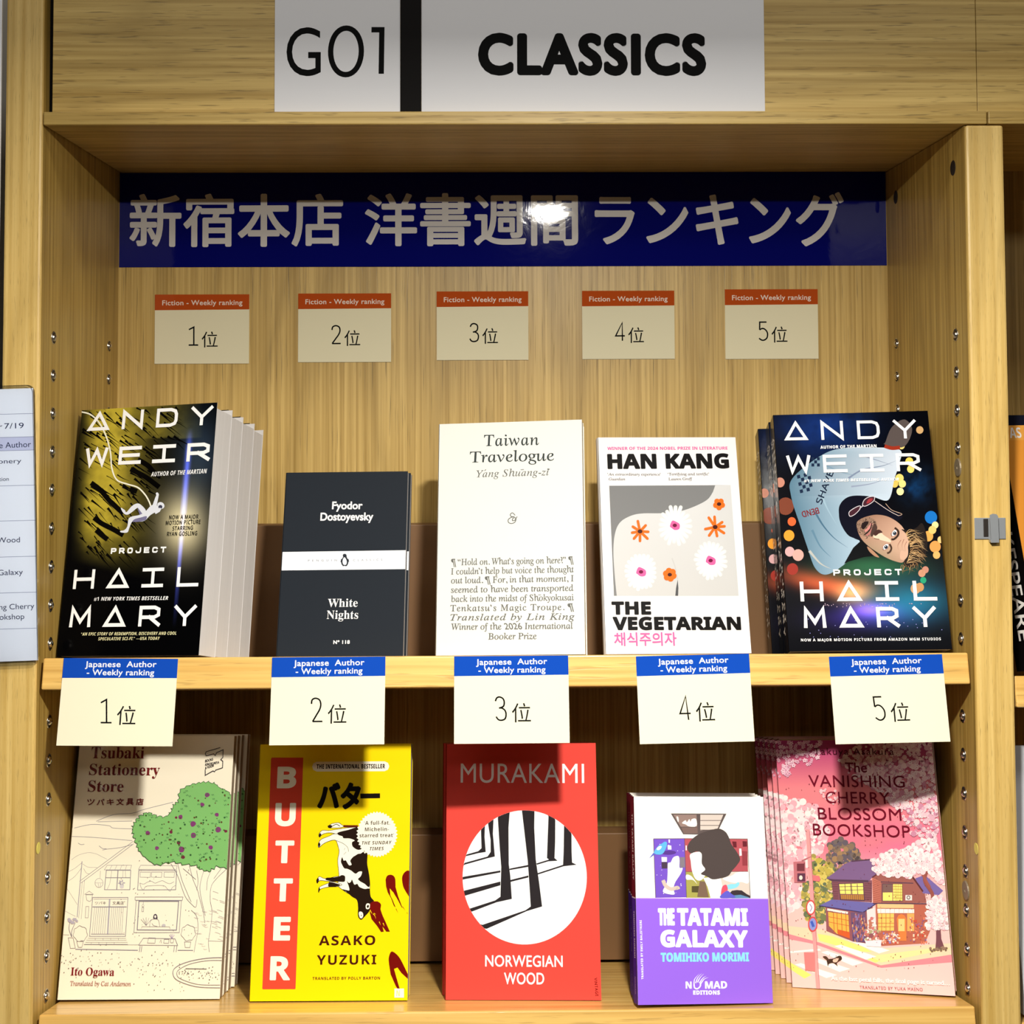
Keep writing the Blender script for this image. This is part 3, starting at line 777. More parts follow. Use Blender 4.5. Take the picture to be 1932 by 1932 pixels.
caps(a, 'PROJECT', 502, 1130, 887, 1120, 40, WHT, 0.27, 0.5)
caps(a, 'HAIL', 238, 1372, 1112, 1353, 132, WHT); caps(a, 'MARY', 212, 1635, 1092, 1625, 140, WHT)
a.text('#1 NEW YORK TIMES BESTSELLER', 386, 1452, 902, 1446, 25, WHT, 'bi', sp=1.06)
a.text('“AN EPIC STORY OF REDEMPTION, DISCOVERY AND COOL', 296, 1692, 960, 1686, 21, (226, 220, 170), 'bi', sp=1.06)
a.text('SPECULATIVE SCI-FI.” —USA TODAY', 415, 1725, 845, 1721, 21, (226, 220, 170), 'bi', sp=1.06)
bk = make_book('paperback', 'phmL', a, 0.029, (222, 218, 216), (8, 8, 9), (214, 210, 208), 'page_white', 'front copy of the black and gold paperback with a tethered astronaut, white page edges showing', 'book', mat='foil', drop=0.005)
stack(bk, 'phmL', 0.029, 4, 'black and gold astronaut paperbacks', 'black and gold paperbacks on the middle shelf', [0.004, 0.009, 0.012])

# ---------------------------------------------------------------- small dark classic with a white band
a = cover_art('white', (480, 860, 4.712), 0.8)
a.base((36, 41, 48))
a.poly([(225, 868), (1375, 852), (1375, 1020), (215, 1032)], (238, 240, 244))
a.text('Fyodor', 692, 486, 958, 485, 64, WHT, 's', 0.045); a.text('Dostoyevsky', 588, 587, 1053, 585, 66, WHT, 's', 0.045)
a.text('White', 652, 1357, 918, 1355, 72, WHT, 'sb'); a.text('Nights', 642, 1463, 922, 1462, 74, WHT, 'sb')
a.text('Nº 118', 703, 1685, 846, 1683, 29, WHT, 's', 0.07, sp=1.1)
a.text('PENGUIN', 477, 953, 733, 950, 17, (130, 132, 140), sp=2.4); a.text('CLASSICS', 878, 949, 1137, 946, 17, (130, 132, 140), sp=2.4)
K = (44, 48, 56)
a.blob([(800, 884), (818, 892), (822, 915), (836, 945), (832, 975), (818, 990), (790, 990), (774, 975), (772, 942), (788, 912), (786, 895)], K)
a.blob([(800, 915), (814, 930), (822, 955), (816, 980), (795, 982), (784, 960), (788, 932)], (236, 238, 242)); a.poly([(786, 893), (800, 886), (800, 900)], K)
a.line([(784, 992), (798, 990)], 5, K); a.line([(808, 992), (824, 990)], 5, K); a.line([(834, 928), (840, 955)], 5, K); a.line([(774, 930), (768, 958)], 5, K)
bk = make_book('paperback', 'white', a, 0.008, (48, 54, 62), (44, 50, 58), (48, 54, 62), 'page_white', 'small dark grey paperback with a white band and penguin emblem, front copy', 'book', mat='matt')
stack(bk, 'white', 0.008, 2, 'small dark grey paperback with a white band', 'dark grey paperbacks on the middle shelf', 0.002)

# ---------------------------------------------------------------- white typographic paperback
a = cover_art('taiwan', (780, 770, 3.864), 0.74)
a.base((243, 241, 232))
G, G2 = (62, 68, 68), (112, 112, 108)
a.text('Taiwan', 515, 285, 915, 276, 80, G, 'sr', 0.012, sp=1.06); a.text('Travelogue', 412, 405, 1025, 390, 78, G, 'sr', 0.012)
a.text('Yang Shuang-zi', 458, 513, 988, 498, 50, G2, 'si', 0.008, sp=1.06)
for p in ([(519, 466), (530, 455)], [(782, 458), (806, 456)], [(976, 452), (984, 460), (994, 451)]): a.line(p, 5, G2)
a.line([(742, 790), (722, 772), (706, 786), (716, 800), (735, 800), (712, 806), (692, 822), (694, 842), (714, 850), (738, 842), (748, 822), (742, 808), (726, 812), (722, 828), (740, 826), (752, 806), (758, 800)], 6, G2, True)
ls = [('¶ “Hold on. What’s going on here?” ¶', 275, 1155, 1168, 1137, 'sr'), ('I couldn’t help but voice the thought', 275, 1222, 1168, 1205, 'sr'), ('out loud. ¶ For, in that moment, I', 275, 1287, 1168, 1272, 'sr'),
      ('seemed to have been transported', 275, 1355, 1168, 1341, 'sr'), ('back into the midst of Shokyokusai', 275, 1422, 1170, 1410, 'sr'), ('Tenkatsu’s Magic Troupe. ¶', 270, 1490, 1170, 1480, 'sr'),
      ('Translated by Lin King', 270, 1557, 1175, 1550, 'si'), ('Winner of the 2026 International', 275, 1625, 1163, 1617, 'sr'), ('Booker Prize', 547, 1695, 898, 1692, 'sr')]
for t, x0, y0, x1, y1, st in ls: a.text(t, x0, y0, x1, y1, 45, G2, st, 0.02, sp=1.12 if 'Ten' in t or 'Tra' in t else 1.0)
a.line([(910, 1371), (932, 1370)], 4, G2)
bk = make_book('paperback', 'taiwan', a, 0.014, (243, 241, 232), (240, 238, 228), (240, 238, 228), 'page_cream', 'plain off-white paperback with grey serif lettering and an ampersand, front copy', 'book', mat='matt')
stack(bk, 'taiwan', 0.014, 2, 'plain off-white lettered paperback', 'off-white paperbacks on the middle shelf', 0.0015)

# ---------------------------------------------------------------- white paperback with flowers on a bare shoulder
a = cover_art('veg', (1100, 800, 4.111), 0.82)
a.base((243, 238, 236))
PINK, ORG, DK = (240, 100, 160), (238, 110, 30), (70, 28, 24)
a.text('WINNER OF THE 2024 NOBEL PRIZE IN LITERATURE', 190, 219, 1122, 216, 23, PINK, 'b', 0.03)
a.text('HAN KANG', 197, 362, 1130, 357, 106, (14, 12, 12), 'b', 0.055)
for t, x0, y0, x1, y1, st in (('‘An extraordinary experience’', 190, 418, 603, 418, 'sr'), ('‘Terrifying and terrific’', 657, 417, 978, 415, 'sr'), ('Guardian', 200, 455, 327, 455, 'si'), ('Lauren Groff', 665, 455, 847, 453, 'sr')): a.text(t, x0, y0, x1, y1, 20, (70, 66, 66), st, 0.02)
a.poly([(203, 497), (1145, 492), (1208, 1352), (240, 1352)], (128, 128, 128))
a.poly(catmull([(262, 1352), (245, 1180), (236, 1000), (248, 870), (285, 785), (360, 735), (450, 713), (590, 711), (700, 706), (800, 682), (900, 642), (970, 600), (1008, 545)], False, 6)+[(1026, 494), (1145, 492), (1208, 1352)], lambda x, y: mixr((216, 215, 214), (198, 197, 195), max(0, (y-700)/900)+max(0, (x-900)/1500)))
a.poly([(735, 1225), (722, 1290), (716, 1352), (738, 1352), (740, 1290)], (84, 84, 86)); a.line([(690, 1060), (715, 1130), (735, 1225)], 9, (196, 194, 192), True)
def daisy(x, y, rx, ry, n, wd, c, r0=0.2):
    a.up()
    for i in range(n):
        t = 2*math.pi*i/n; k = 0.9+0.2*hash2(i, x)
        a.line([(x+rx*r0*math.cos(t), y+ry*r0*math.sin(t)), (x+rx*k*math.cos(t+0.05), y+ry*k*math.sin(t+0.05))], wd, c, layer=False)
        a.ell(x+rx*k*math.cos(t+0.05), y+ry*k*math.sin(t+0.05), wd/2, wd/2, c, n=10, layer=False)
for x, y, rx, ry, n in ((712, 805, 118, 138, 20), (450, 1166, 112, 128, 22), (990, 1078, 116, 132, 22)):
    daisy(x, y, rx, ry, n, 30, (226, 225, 223)); daisy(x, y, rx*0.93, ry*0.93, n, 20, (251, 250, 248))
    a.blob([(x-38, y+5), (x-20, y-36), (x+12, y-28), (x+38, y-8), (x+34, y+28), (x, y+36), (x-25, y+20)], PINK); a.ell(x, y, 17, 14, (110, 20, 60))
for x, y, P in ((442, 852, [(425, 772), (486, 805), (506, 855), (500, 908), (442, 926), (395, 908), (380, 862), (386, 815)]), (1025, 818, [(975, 745), (1020, 738), (1080, 780), (1098, 812), (1094, 865), (1040, 888), (978, 884), (948, 834)])):
    a.up()
    for p in P: a.line([(x, y), p], 21, ORG, layer=False); a.ell(*p, 10, 10, ORG, n=10, layer=False)
    a.ell(x, y, 19, 16, DK)
for x, y, r, n in ((1055, 640, 42, 5), (673, 1188, 48, 6)):
    a.up()
    for i in range(n): a.ell(x+r*0.62*math.cos(i*2*math.pi/n+0.3), y+r*0.62*math.sin(i*2*math.pi/n+0.3), r*0.52, r*0.52, ORG, n=14, layer=False)
    a.ell(x, y, r*0.6, r*0.6, ORG, layer=False); a.ell(x, y, 17, 14, DK)
a.text('THE', 228, 1493, 524, 1493, 92, (14, 12, 12), 'b', 0.055); a.text('VEGETARIAN', 237, 1613, 1223, 1612, 93, (14, 12, 12), 'b', 0.055)
a.text('채식주의자', 245, 1740, 727, 1737, 102, PINK, 's', 0.022, fit=True)
bk = make_book('paperback', 'veg', a, 0.013, (243, 238, 236), (240, 236, 233), (240, 236, 233), 'page_cream', 'white paperback with orange and white flowers over a pale shoulder photograph', 'book')

# ---------------------------------------------------------------- film tie-in paperback, right end of the middle shelf
a = cover_art('phmR', (1390, 760, 3.789), 0.9)
def f(x, y):
    c = (4, 4, 9)
    def add(c, k, col): return tuple(c[i]+col[i]*k for i in range(3))
    c = add(c, math.exp(-(((x-620)/330)**2+((y-200)/230)**2))*(0.7+0.6*fbm(x/80, y/80)), (14, 40, 96))
    c = add(c, math.exp(-(((x-1290)/120)**2+((y-610)/110)**2))*fbm(x/40, y/40)*1.3, (10, 50, 90))
    c = add(c, math.exp(-(((x-950)/380)**2+((y-1190)/95)**2)), (36, 84, 48))
    yy = y-(1330+0.14*(x-700)-0.00022*(x-700)**2)
    c = add(c, math.exp(-(yy/75)**2)*math.exp(-((x-620)/330)**2), (176, 72, 36))
    c = add(c, math.exp(-((y-1385)/70)**2)*math.exp(-((x-830)/130)**2), (150, 120, 70))
    c = add(c, math.exp(-(((x-1240)/320)**2+((y-1440)/160)**2)), (24, 104, 128))
    c = add(c, math.exp(-(((x-900)/330)**2+((y-1560)/90)**2)), (40, 26, 96))
    c = add(c, math.exp(-(((x-960)/140)**2+((y-1500)/50)**2)), (110, 60, 150))
    return c
a.grid(90, 130, f)
for x, y, r, c in ((375, 970, 38, (238, 150, 50)), (395, 870, 30, (226, 96, 50)), (380, 1085, 34, (206, 160, 160)), (440, 1110, 40, (214, 160, 150)), (400, 1210, 40, (150, 50, 40)), (310, 590, 34, (190, 130, 110)), (350, 760, 60, (120, 62, 44)), (1180, 330, 22, (232, 206, 120)), (1200, 270, 24, (236, 210, 130)), (1165, 560, 30, (236, 204, 110)), (1185, 600, 26, (240, 214, 130)), (1170, 655, 26, (244, 226, 160)), (1130, 600, 26, (222, 186, 90)), (1235, 440, 28, (238, 200, 90)), (1245, 495, 26, (240, 208, 110)), (1310, 215, 26, (200, 160, 110)), (1390, 840, 44, (24, 110, 190)), (1420, 895, 24, (240, 214, 150)), (1370, 975, 36, (224, 160, 80)), (1400, 930, 28, (238, 190, 110)), (1420, 1050, 40, (222, 150, 80)), (1430, 1110, 26, (230, 170, 100)), (1460, 1000, 24, (236, 190, 120)), (1350, 1215, 24, (190, 130, 110)), (1325, 1240, 26, (196, 140, 110)), (1335, 1290, 22, (40, 150, 110)), (1280, 1350, 36, (190, 150, 110)), (1310, 1340, 30, (190, 140, 90))):
    a.ell(x, y, r, r*1.05, c)
shirt = lambda x, y: mixr(mixr((86, 120, 140), (176, 196, 212), max(0, min(1, (x-420)/520))), (206, 212, 224), max(0, min(1, (520-abs(y-430))/520))*max(0, min(1, (x-620)/420))*0.8)
a.blob([(400, 560), (600, 400), (760, 345), (1000, 340), (1168, 358), (1165, 450), (1130, 560), (1085, 715), (960, 690), (810, 690), (735, 760), (745, 880), (800, 970), (880, 1010), (835, 1100), (760, 1185), (640, 1250), (560, 1200), (505, 1050), (455, 900), (390, 690)], shirt, 8)
for p, wd, c in (([(560, 800), (620, 900), (700, 990), (800, 1060)], 16, (70, 104, 128)), ([(540, 930), (600, 1050), (680, 1130)], 18, (92, 126, 148)), ([(800, 560), (900, 500), (1050, 470), (1150, 430)], 14, (120, 132, 156)), ([(820, 620), (960, 600), (1080, 560)], 12, (140, 150, 172)), ([(640, 470), (760, 520), (860, 540)], 12, (120, 146, 166)), ([(600, 640), (640, 760), (720, 900)], 20, (150, 176, 192)), ([(900, 400), (1000, 430), (1120, 470)], 10, (132, 142, 164)), ([(520, 1080), (600, 1170), (680, 1210)], 20, (176, 176, 170))):
    a.line(p, wd, c, True, taper=True)
for i in range(4):
    for j in range(5):
        if (i+j) % 2 == 0:
            x, y = 430+i*24+j*5, 540+j*26-i*6; a.poly([(x, y), (x+22, y-6), (x+27, y+18), (x+5, y+24)], (26, 40, 66), layer=(i+j == 0))
for i in range(3):
    for j in range(3):
        if (i+j) % 2 == 0: a.rect(535+i*20, 410+j*22, 555+i*20, 432+j*22, (26, 40, 66), layer=(i+j == 0))
a.text('SHAVE', 606, 748, 694, 520, 44, (24, 34, 56), 'n', 0.03); a.text('BEND', 580, 770, 462, 800, 42, (120, 30, 36), 'n', 0.03)
a.blob([(1065, 300), (1110, 195), (1200, 140), (1255, 215), (1195, 335), (1060, 318)], (86, 76, 74)); a.line([(1058, 330), (1110, 345), (1168, 340)], 26, (150, 48, 30), True)
a.crop = (1500, 900, 6.9)
a.blob([(575, 500), (600, 390), (680, 312), (800, 285), (930, 290), (1040, 340), (1180, 420), (1395, 540), (1330, 610), (1200, 560), (1050, 540), (900, 570), (830, 640), (830, 760), (870, 860), (760, 830), (640, 720), (585, 610)], (12, 12, 26), 6)
a.poly([(870, 860), (960, 930), (1090, 1060), (900, 1080), (700, 1140), (640, 1170), (760, 960)], (8, 10, 12))
def skin(x, y):
    c = mixr((150, 112, 92), (232, 192, 166), max(0, min(1, 1.25-math.hypot((x-1270)/1.2, y-880)/330)))
    return mixr(c, (104, 104, 74), max(0, min(1, (y-0.62*x-300)/150)))
a.blob([(805, 640), (850, 590), (930, 555), (1050, 530), (1180, 545), (1290, 595), (1380, 665), (1440, 750), (1485, 840), (1475, 940), (1450, 1060), (1405, 1150), (1300, 1135), (1180, 1085), (1060, 1012), (950, 932), (870, 850), (820, 750)], skin, 8)
a.blob([(940, 945), (985, 970), (1050, 1030), (1098, 1085), (1040, 1070), (970, 1010)], (170, 128, 100), 5)
a.blob([(805, 640), (860, 590), (950, 560), (1030, 590), (1066, 640), (1050, 700), (1010, 770), (985, 815), (900, 812), (840, 780), (812, 715)], (142, 112, 94), 6)
rb = random.Random(21); bp_ = [(800, 640), (880, 575), (1000, 565), (1066, 640), (1050, 700), (1000, 790), (940, 850), (860, 810), (812, 715)]
scatter(a, bp_, 150, 3, 7, [(70, 52, 44), (92, 70, 58), (54, 40, 36)], rb); scatter(a, bp_, 60, 2, 5, [(196, 166, 144)], rb)
a.blob([(862, 690), (880, 640), (920, 615), (960, 632), (930, 680), (905, 712), (880, 715)], (36, 26, 26), 5)
a.line([(912, 748), (950, 715), (985, 672), (1000, 640)], 30, (200, 132, 124), True); a.line([(905, 790), (950, 755), (985, 705), (1000, 640)], 13, (34, 20, 22), True); a.line([(930, 800), (975, 765), (1010, 705)], 20, (184, 112, 108), True)
a.blob([(985, 770), (1010, 690), (1040, 640), (1072, 690), (1060, 740), (1020, 800), (995, 815)], (74, 54, 48), 5)
a.blob([(1020, 800), (1060, 735), (1110, 735), (1150, 790), (1235, 850), (1245, 890), (1160, 872), (1080, 850), (1035, 840)], (236, 200, 174), 6); a.blob([(1020, 780), (1055, 735), (1100, 725), (1140, 760), (1095, 775), (1050, 805)], (70, 44, 40), 5); a.line([(1030, 835), (1060, 845), (1100, 850)], 9, (120, 80, 66), True)
for x, y, t in ((1292, 768, -1.0), (1180, 948, -0.75)):
    a.ell(x, y, 58, 36, (176, 132, 112), t); a.ell(x, y, 46, 26, (232, 226, 224), t); a.ell(x+6, y+4, 24, 24, (54, 70, 90)); a.ell(x+6, y+4, 13, 13, (6, 6, 8)); a.ell(x+1, y-4, 5, 5, (246, 246, 246))
    a.line([(x+46*math.sin(t)*-1-40, y-46), (x-48*math.sin(-t), y+6), (x-30, y+44)][1:], 7, (60, 40, 34))
a.line([(1300, 700), (1345, 745), (1340, 800), (1290, 848), (1255, 850)], 26, (58, 40, 32), True); a.line([(1232, 912), (1256, 965), (1235, 1015), (1200, 1032)], 24, (70, 50, 38), True)
for p in ([(1380, 860), (1340, 930), (1350, 1000)], [(1420, 850), (1395, 920), (1400, 990)], [(1455, 880), (1430, 940), (1440, 1000)]): a.line(p, 8, (150, 100, 84), True, taper=True)
a.blob([(1380, 1000), (1440, 1010), (1470, 960), (1470, 1060), (1420, 1120), (1370, 1100)], (206, 166, 142), 5)
a.blob([(1390, 720), (1480, 735), (1580, 700), (1655, 640), (1705, 760), (1725, 900), (1700, 1050), (1630, 1160), (1520, 1215), (1430, 1195), (1420, 1140), (1475, 1060), (1490, 940), (1490, 840), (1430, 760)], (34, 26, 22), 6)
rg = random.Random(5)
for i in range(90):
    t = rg.uniform(0, 1); x, y = 1440+60*math.sin(3*t), 770+400*t
    a.line([(x, y), (x+rg.uniform(60, 130), y+rg.uniform(-90, 30)), (x+rg.uniform(150, 240), y+rg.uniform(-60, 110))], rg.uniform(6, 13), rg.choice([(176, 138, 92), (130, 96, 62), (206, 170, 120), (22, 16, 14), (90, 64, 42)]), True, taper=True, n=4, layer=(i % 18 == 0))
for i in range(14):
    x, y = rg.uniform(1380, 1640), rg.uniform(1150, 1210); a.line([(x, y), (x+rg.uniform(-60, 40), y+60), (x+rg.uniform(-120, 60), y+rg.uniform(80, 120))], 6, rg.choice([(176, 138, 92), (130, 96, 62)]), True, taper=True, n=4, layer=(i == 0))
for p in ([(702, 520), (718, 482), (800, 430), (852, 418), (842, 462), (785, 522), (722, 552)], [(880, 402), (902, 340), (962, 300), (1032, 296), (1026, 350), (955, 402), (905, 420)]): a.blob(p, (66, 34, 44), 5); a.line(p, 9, (206, 198, 204), True, True, n=5)
a.blob([(930, 380), (960, 325), (1010, 318), (1005, 345), (960, 380)], (150, 50, 56), 4); a.line([(842, 445), (868, 430), (884, 412)], 12, (190, 182, 190), True); a.line([(1036, 350), (1150, 430), (1260, 500), (1350, 545)], 7, (206, 190, 186), True); a.line([(1180, 385), (1260, 470), (1390, 520), (1350, 545)], 7, (190, 160, 140), True)
a.crop = (1390, 760, 3.789)
rg = random.Random(9); dots(a, [(rg.uniform(620, 1320), 1470+rg.uniform(-14, 14), 3, (200, 170, 190)) for _ in range(40)] + [(rg.uniform(500, 1480), rg.uniform(1560, 1700), 3, (150, 150, 220)) for _ in range(26)])
caps(a, 'ANDY', 348, 290, 1288, 275, 132, WHT, 0.15); caps(a, 'WEIR', 362, 525, 1320, 508, 126, WHT, 0.17, 0.52)
a.text('AUTHOR OF THE MARTIAN', 600, 350, 1000, 340, 21, WHT, 'b', 0.02, sp=1.1); a.text('#1 NEW YORK TIMES BESTSELLING AUTHOR', 483, 589, 1160, 577, 19, WHT, 'bi', 0.02, sp=1.1)
caps(a, 'PROJECT', 692, 1257, 1182, 1253, 43, WHT, 0.25, 0.5)
caps(a, 'HAIL', 458, 1442, 1435, 1436, 141, WHT, 0.18); caps(a, 'MARY', 482, 1632, 1432, 1624, 145, WHT, 0.18)
a.text('NOW A MAJOR MOTION PICTURE FROM AMAZON MGM STUDIOS', 460, 1728, 1460, 1720, 19, WHT, 'b', sp=1.2)
T = 0.030
sp_ = spine_face('phmR', T)
def down(word, u, y0, y1, cap, wf, gp): caps(sp_, word, u, y0, u, y1, cap, WHT, wf, gp)
down('ANDY', 16, 18, 62, 12, 0.19, 0.45); down('WEIR', 2, 18, 62, 12, 0.19, 0.45)
down('HAIL', 3, 104, 142, 12, 0.18, 0.5); down('MARY', 3, 148, 188, 12, 0.18, 0.5); down('PROJECT', 18, 110, 178, 9, 0.2, 0.8)
sp_.ell(14, 79, 6, 6, WHT); sp_.text('H', 11, 82, 17, 82, 6, (8, 8, 10), 'b')
bk = make_book('paperback', 'phmR', a, T, (8, 9, 16), (9, 9, 12), (9, 9, 12), 'page_white', 'front copy of the dark paperback with an upside-down bearded man in a pale T-shirt', 'book', mat='foil', spine_art=sp_, round_spine=0.0)
stack(bk, 'phmR', T, 3, 'dark paperbacks with the upside-down man', 'dark film paperbacks on the middle shelf', [0.0022, -0.0015])

# ---------------------------------------------------------------- cream paperback with a drawn shop, shrink-wrapped, far left of the bottom shelf
a = cover_art('tsubaki', (60, 1360, 3.377), 0.95)
a.base((240, 230, 206))
INKG, RED = (132, 126, 134), (112, 26, 28)
def L(pts, wd=3.2, c=INKG, **k): a.line(pts, wd, c, **k)
L([(410, 652), (520, 610), (640, 600), (720, 575), (900, 530)], smooth=True); L([(420, 655), (640, 650)]); L([(270, 695), (380, 672), (490, 680), (520, 695), (640, 700)], smooth=True); L([(250, 748), (400, 755), (640, 775)], smooth=True); L([(470, 830), (560, 820), (640, 800)], smooth=True)
L([(295, 790), (312, 800), (335, 798)], smooth=True); L([(428, 808), (450, 825), (475, 828), (450, 835)], smooth=True)
a.crop = (110, 1560, 5.855)
L([(145, 385), (200, 345), (260, 320), (340, 305), (420, 320), (480, 350), (540, 380)], smooth=True)
L([(830, 178), (235, 622)], 5); L([(832, 208), (248, 642)], 5); L([(290, 612), (252, 1040)]); L([(265, 630), (225, 1030)]); L([(262, 400), (208, 1020)], 9, (160, 155, 160))
for p in ([(95, 525), (180, 480), (262, 415)], [(92, 630), (180, 570), (260, 470)], [(270, 430), (330, 465), (430, 470)], [(280, 480), (310, 530), (345, 540)], [(85, 690), (140, 770), (210, 880)], [(75, 950), (130, 980), (190, 1010)]): L(p, smooth=True)
def frame(q, wd=4): L(q, wd, closed=True)
frame([(540, 445), (810, 445), (795, 495), (508, 495)]); frame([(530, 500), (800, 500), (790, 715), (510, 715)], 7)
for k in (1, 2, 3, 4): L([(540+54*k, 445), (508+58*k, 495)])
L([(660, 500), (645, 712)], 9); L([(525, 582), (796, 582)], 8); L([(590, 505), (570, 640), (540, 708)], smooth=True); L([(715, 505), (712, 578)]); L([(740, 505), (745, 578)])
for t in range(6): a.ell(700+24*math.cos(t), 640+22*math.sin(t), 16, 8, (170, 164, 172), t, 10, layer=(t == 0))
a.blob([(680, 665), (722, 665), (718, 698), (686, 698)], (205, 198, 196), 3)
frame([(910, 445), (1312, 450), (1306, 490), (886, 490)]); frame([(890, 500), (1308, 505), (1296, 715), (876, 718)], 7)
for x in (905, 1030, 1170): frame([(x, 520), (x+115, 522), (x+110, 578), (x-2, 576)])
sh = [(900+42*i, 640+14*math.sin(i*1.9)-(12 if 2 < i < 8 else 0)) for i in range(10)]
L(sh, 4, smooth=True); L([(900, 640), (915, 690), (940, 715), (965, 680), (1010, 672), (1090, 668), (1170, 672), (1200, 700), (1235, 730), (1260, 690), (1300, 665)], 4, smooth=True)
L([(465, 505), (462, 585)]); a.ell(450, 640, 46, 52, INKG); a.ell(450, 640, 42, 48, (238, 228, 206)); L([(408, 640), (492, 640)]); L([(440, 645), (448, 690)]); L([(468, 645), (462, 690)])
frame([(292, 765), (342, 730), (388, 765)]); frame([(305, 770), (378, 770), (368, 830), (345, 845), (315, 830)]); frame([(305, 900), (338, 900), (330, 1025), (298, 1025)])
frame([(380, 800), (770, 800), (742, 1230), (345, 1230)], 6); L([(388, 818), (760, 818)]); L([(568, 820), (545, 1210)], 16, (172, 166, 172)); L([(378, 905), (755, 905)], 9); L([(362, 1205), (735, 1205)], 6)
for i in range(7): L([(402+22*i, 910), (374+23*i, 1200)]); L([(592+21*i, 910), (570+22*i, 1200)])
a.text('ツバキ', 405, 878, 525, 878, 34, (90, 84, 92), fit=True); a.text('文具店', 598, 880, 722, 880, 38, (90, 84, 92), fit=True)
for i, (x0, x1, y) in enumerate(((330, 748, 1250), (310, 755, 1272), (300, 765, 1296), (290, 768, 1318))): L([(x0, y), (x1, y)])
for x in (410, 495, 580, 665): L([(x, 1250), (x, 1272)]); L([(x-45, 1296), (x-47, 1318)])
L([(280, 1322), (900, 1324)]); L([(190, 1372), (880, 1384)], 10, (150, 146, 152)); L([(1320, 1384), (1490, 1385)], 8); L([(45, 1212), (120, 1214)]); L([(1660, 1280), (1820, 1285)])
frame([(850, 795), (1378, 795), (1370, 832), (850, 830)], 5); frame([(862, 832), (1360, 834), (1336, 1188), (836, 1188)], 5); frame([(892, 842), (1330, 842), (1306, 1160), (872, 1158)], 9)
L([(940, 845), (938, 880)]); a.ell(936, 890, 12, 14, INKG); a.ell(936, 890, 9, 11, (240, 230, 206)); frame([(926, 910), (944, 910), (942, 955), (924, 955)])
a.blob([(1050, 1030), (1055, 995), (1072, 982), (1090, 995), (1096, 1035), (1072, 1040)], (70, 60, 72)); a.ell(1072, 1012, 11, 15, (240, 226, 210)); L([(1010, 1120), (1020, 1060), (1050, 1040), (1095, 1042), (1112, 1065), (1122, 1122)], 3.5, smooth=True); L([(1035, 1085), (1055, 1110), (1095, 1118)], smooth=True)
for t in (-0.7, -0.4, 0.0, 0.35, 0.7): L([(972, 1110), (972+90*math.sin(t), 1110-90*math.cos(t))]); 
L([(920, 1140), (925, 1122), (1230, 1124), (1236, 1145)]); a.ell(1165, 1108, 22, 16, (190, 184, 184))
frame([(940, 1250), (1290, 1256), (1320, 1330), (888, 1326)], 5); 
for x in (905, 925, 1285, 1312): L([(x, 1335), (x-10, 1402)], 6)
frame([(1000, 1245), (1075, 1248), (1068, 1305), (985, 1302)]); frame([(1170, 1262), (1225, 1262), (1220, 1305), (1165, 1303)]); L([(1120, 1300), (1135, 1270), (1140, 1305)], smooth=True); frame([(1240, 1255), (1275, 1255), (1270, 1300), (1242, 1300)])
for t in (-0.6, -0.2, 0.2, 0.6): L([(1256, 1255), (1256+50*math.sin(t), 1255-52*math.cos(t))], 4, (150, 130, 170))
for x, y, r in ((245, 1200, 76), (1438, 1190, 78)):
    L([(x+r*(1+0.07*math.sin(7*t))*math.cos(t), y+r*1.1*(1+0.07*math.sin(7*t+1))*math.sin(t)) for t in (i*2*math.pi/26 for i in range(26))], 4, smooth=True, closed=True, n=3)
frame([(205, 1285), (278, 1285), (262, 1350), (222, 1350)]); frame([(1395, 1290), (1465, 1290), (1455, 1352), (1402, 1352)]); frame([(112, 1245), (165, 1245), (190, 1360), (135, 1362)])
for i in range(9): a.ell(120+18*(i % 4)+30*(i > 4), 1040+18*(i % 3), 18, 14, (176, 168, 178), i, 9, layer=(i == 0))
a.line([(130, 1070), (120, 1150), (150, 1235)], 6, INKG, True); a.line([(190, 1075), (150, 1170), (152, 1235)], 6, INKG, True)
TR = 4
for p in ([(1245, 425), (1320, 560), (1400, 780), (1470, 870), (1520, 905), (1535, 820)], [(1320, 420), (1365, 600), (1430, 760), (1470, 850)], [(1450, 450), (1490, 600), (1540, 720), (1560, 800), (1600, 950), (1620, 1080)], [(1530, 500), (1545, 620), (1530, 720)], [(1610, 500), (1580, 600), (1565, 700), (1585, 830), (1625, 1000)], [(1690, 500), (1650, 600), (1640, 720)], [(1865, 480), (1750, 590), (1690, 680), (1680, 830), (1700, 960), (1680, 1150), (1660, 1290), (1670, 1400)], [(1470, 940), (1530, 1010), (1545, 1150), (1520, 1290), (1500, 1405)], [(1800, 480), (1720, 590)], [(1380, 480), (1440, 530), (1520, 600)]): a.line(p, TR, INKG, True)
for i in range(26):
    x, y = rnd.uniform(1490, 1670), rnd.uniform(920, 1390); L([(x, y), (x+18, y+8), (x+40, y+4)], 2.4, (176, 170, 172), smooth=True, layer=(i == 0))
for i in range(18):
    x, y = rnd.uniform(1690, 1800), rnd.uniform(660, 1260); L([(x, y), (x+30, y+8), (x+62, y+22)], 3, (170, 164, 168), smooth=True, layer=(i == 0))
a.crop = (60, 1360, 3.377)
a.line([(1290, 1520), (1130, 1522), (1000, 1545), (920, 1580), (900, 1620), (930, 1665), (1050, 1705), (1200, 1712)], 4, INKG, True); a.line([(1290, 1540), (1130, 1538), (1010, 1560), (940, 1595), (925, 1625), (950, 1655), (1060, 1690), (1200, 1694)], 3, INKG, True)
L([(980, 1590), (1115, 1592)], 4, (100, 96, 100))
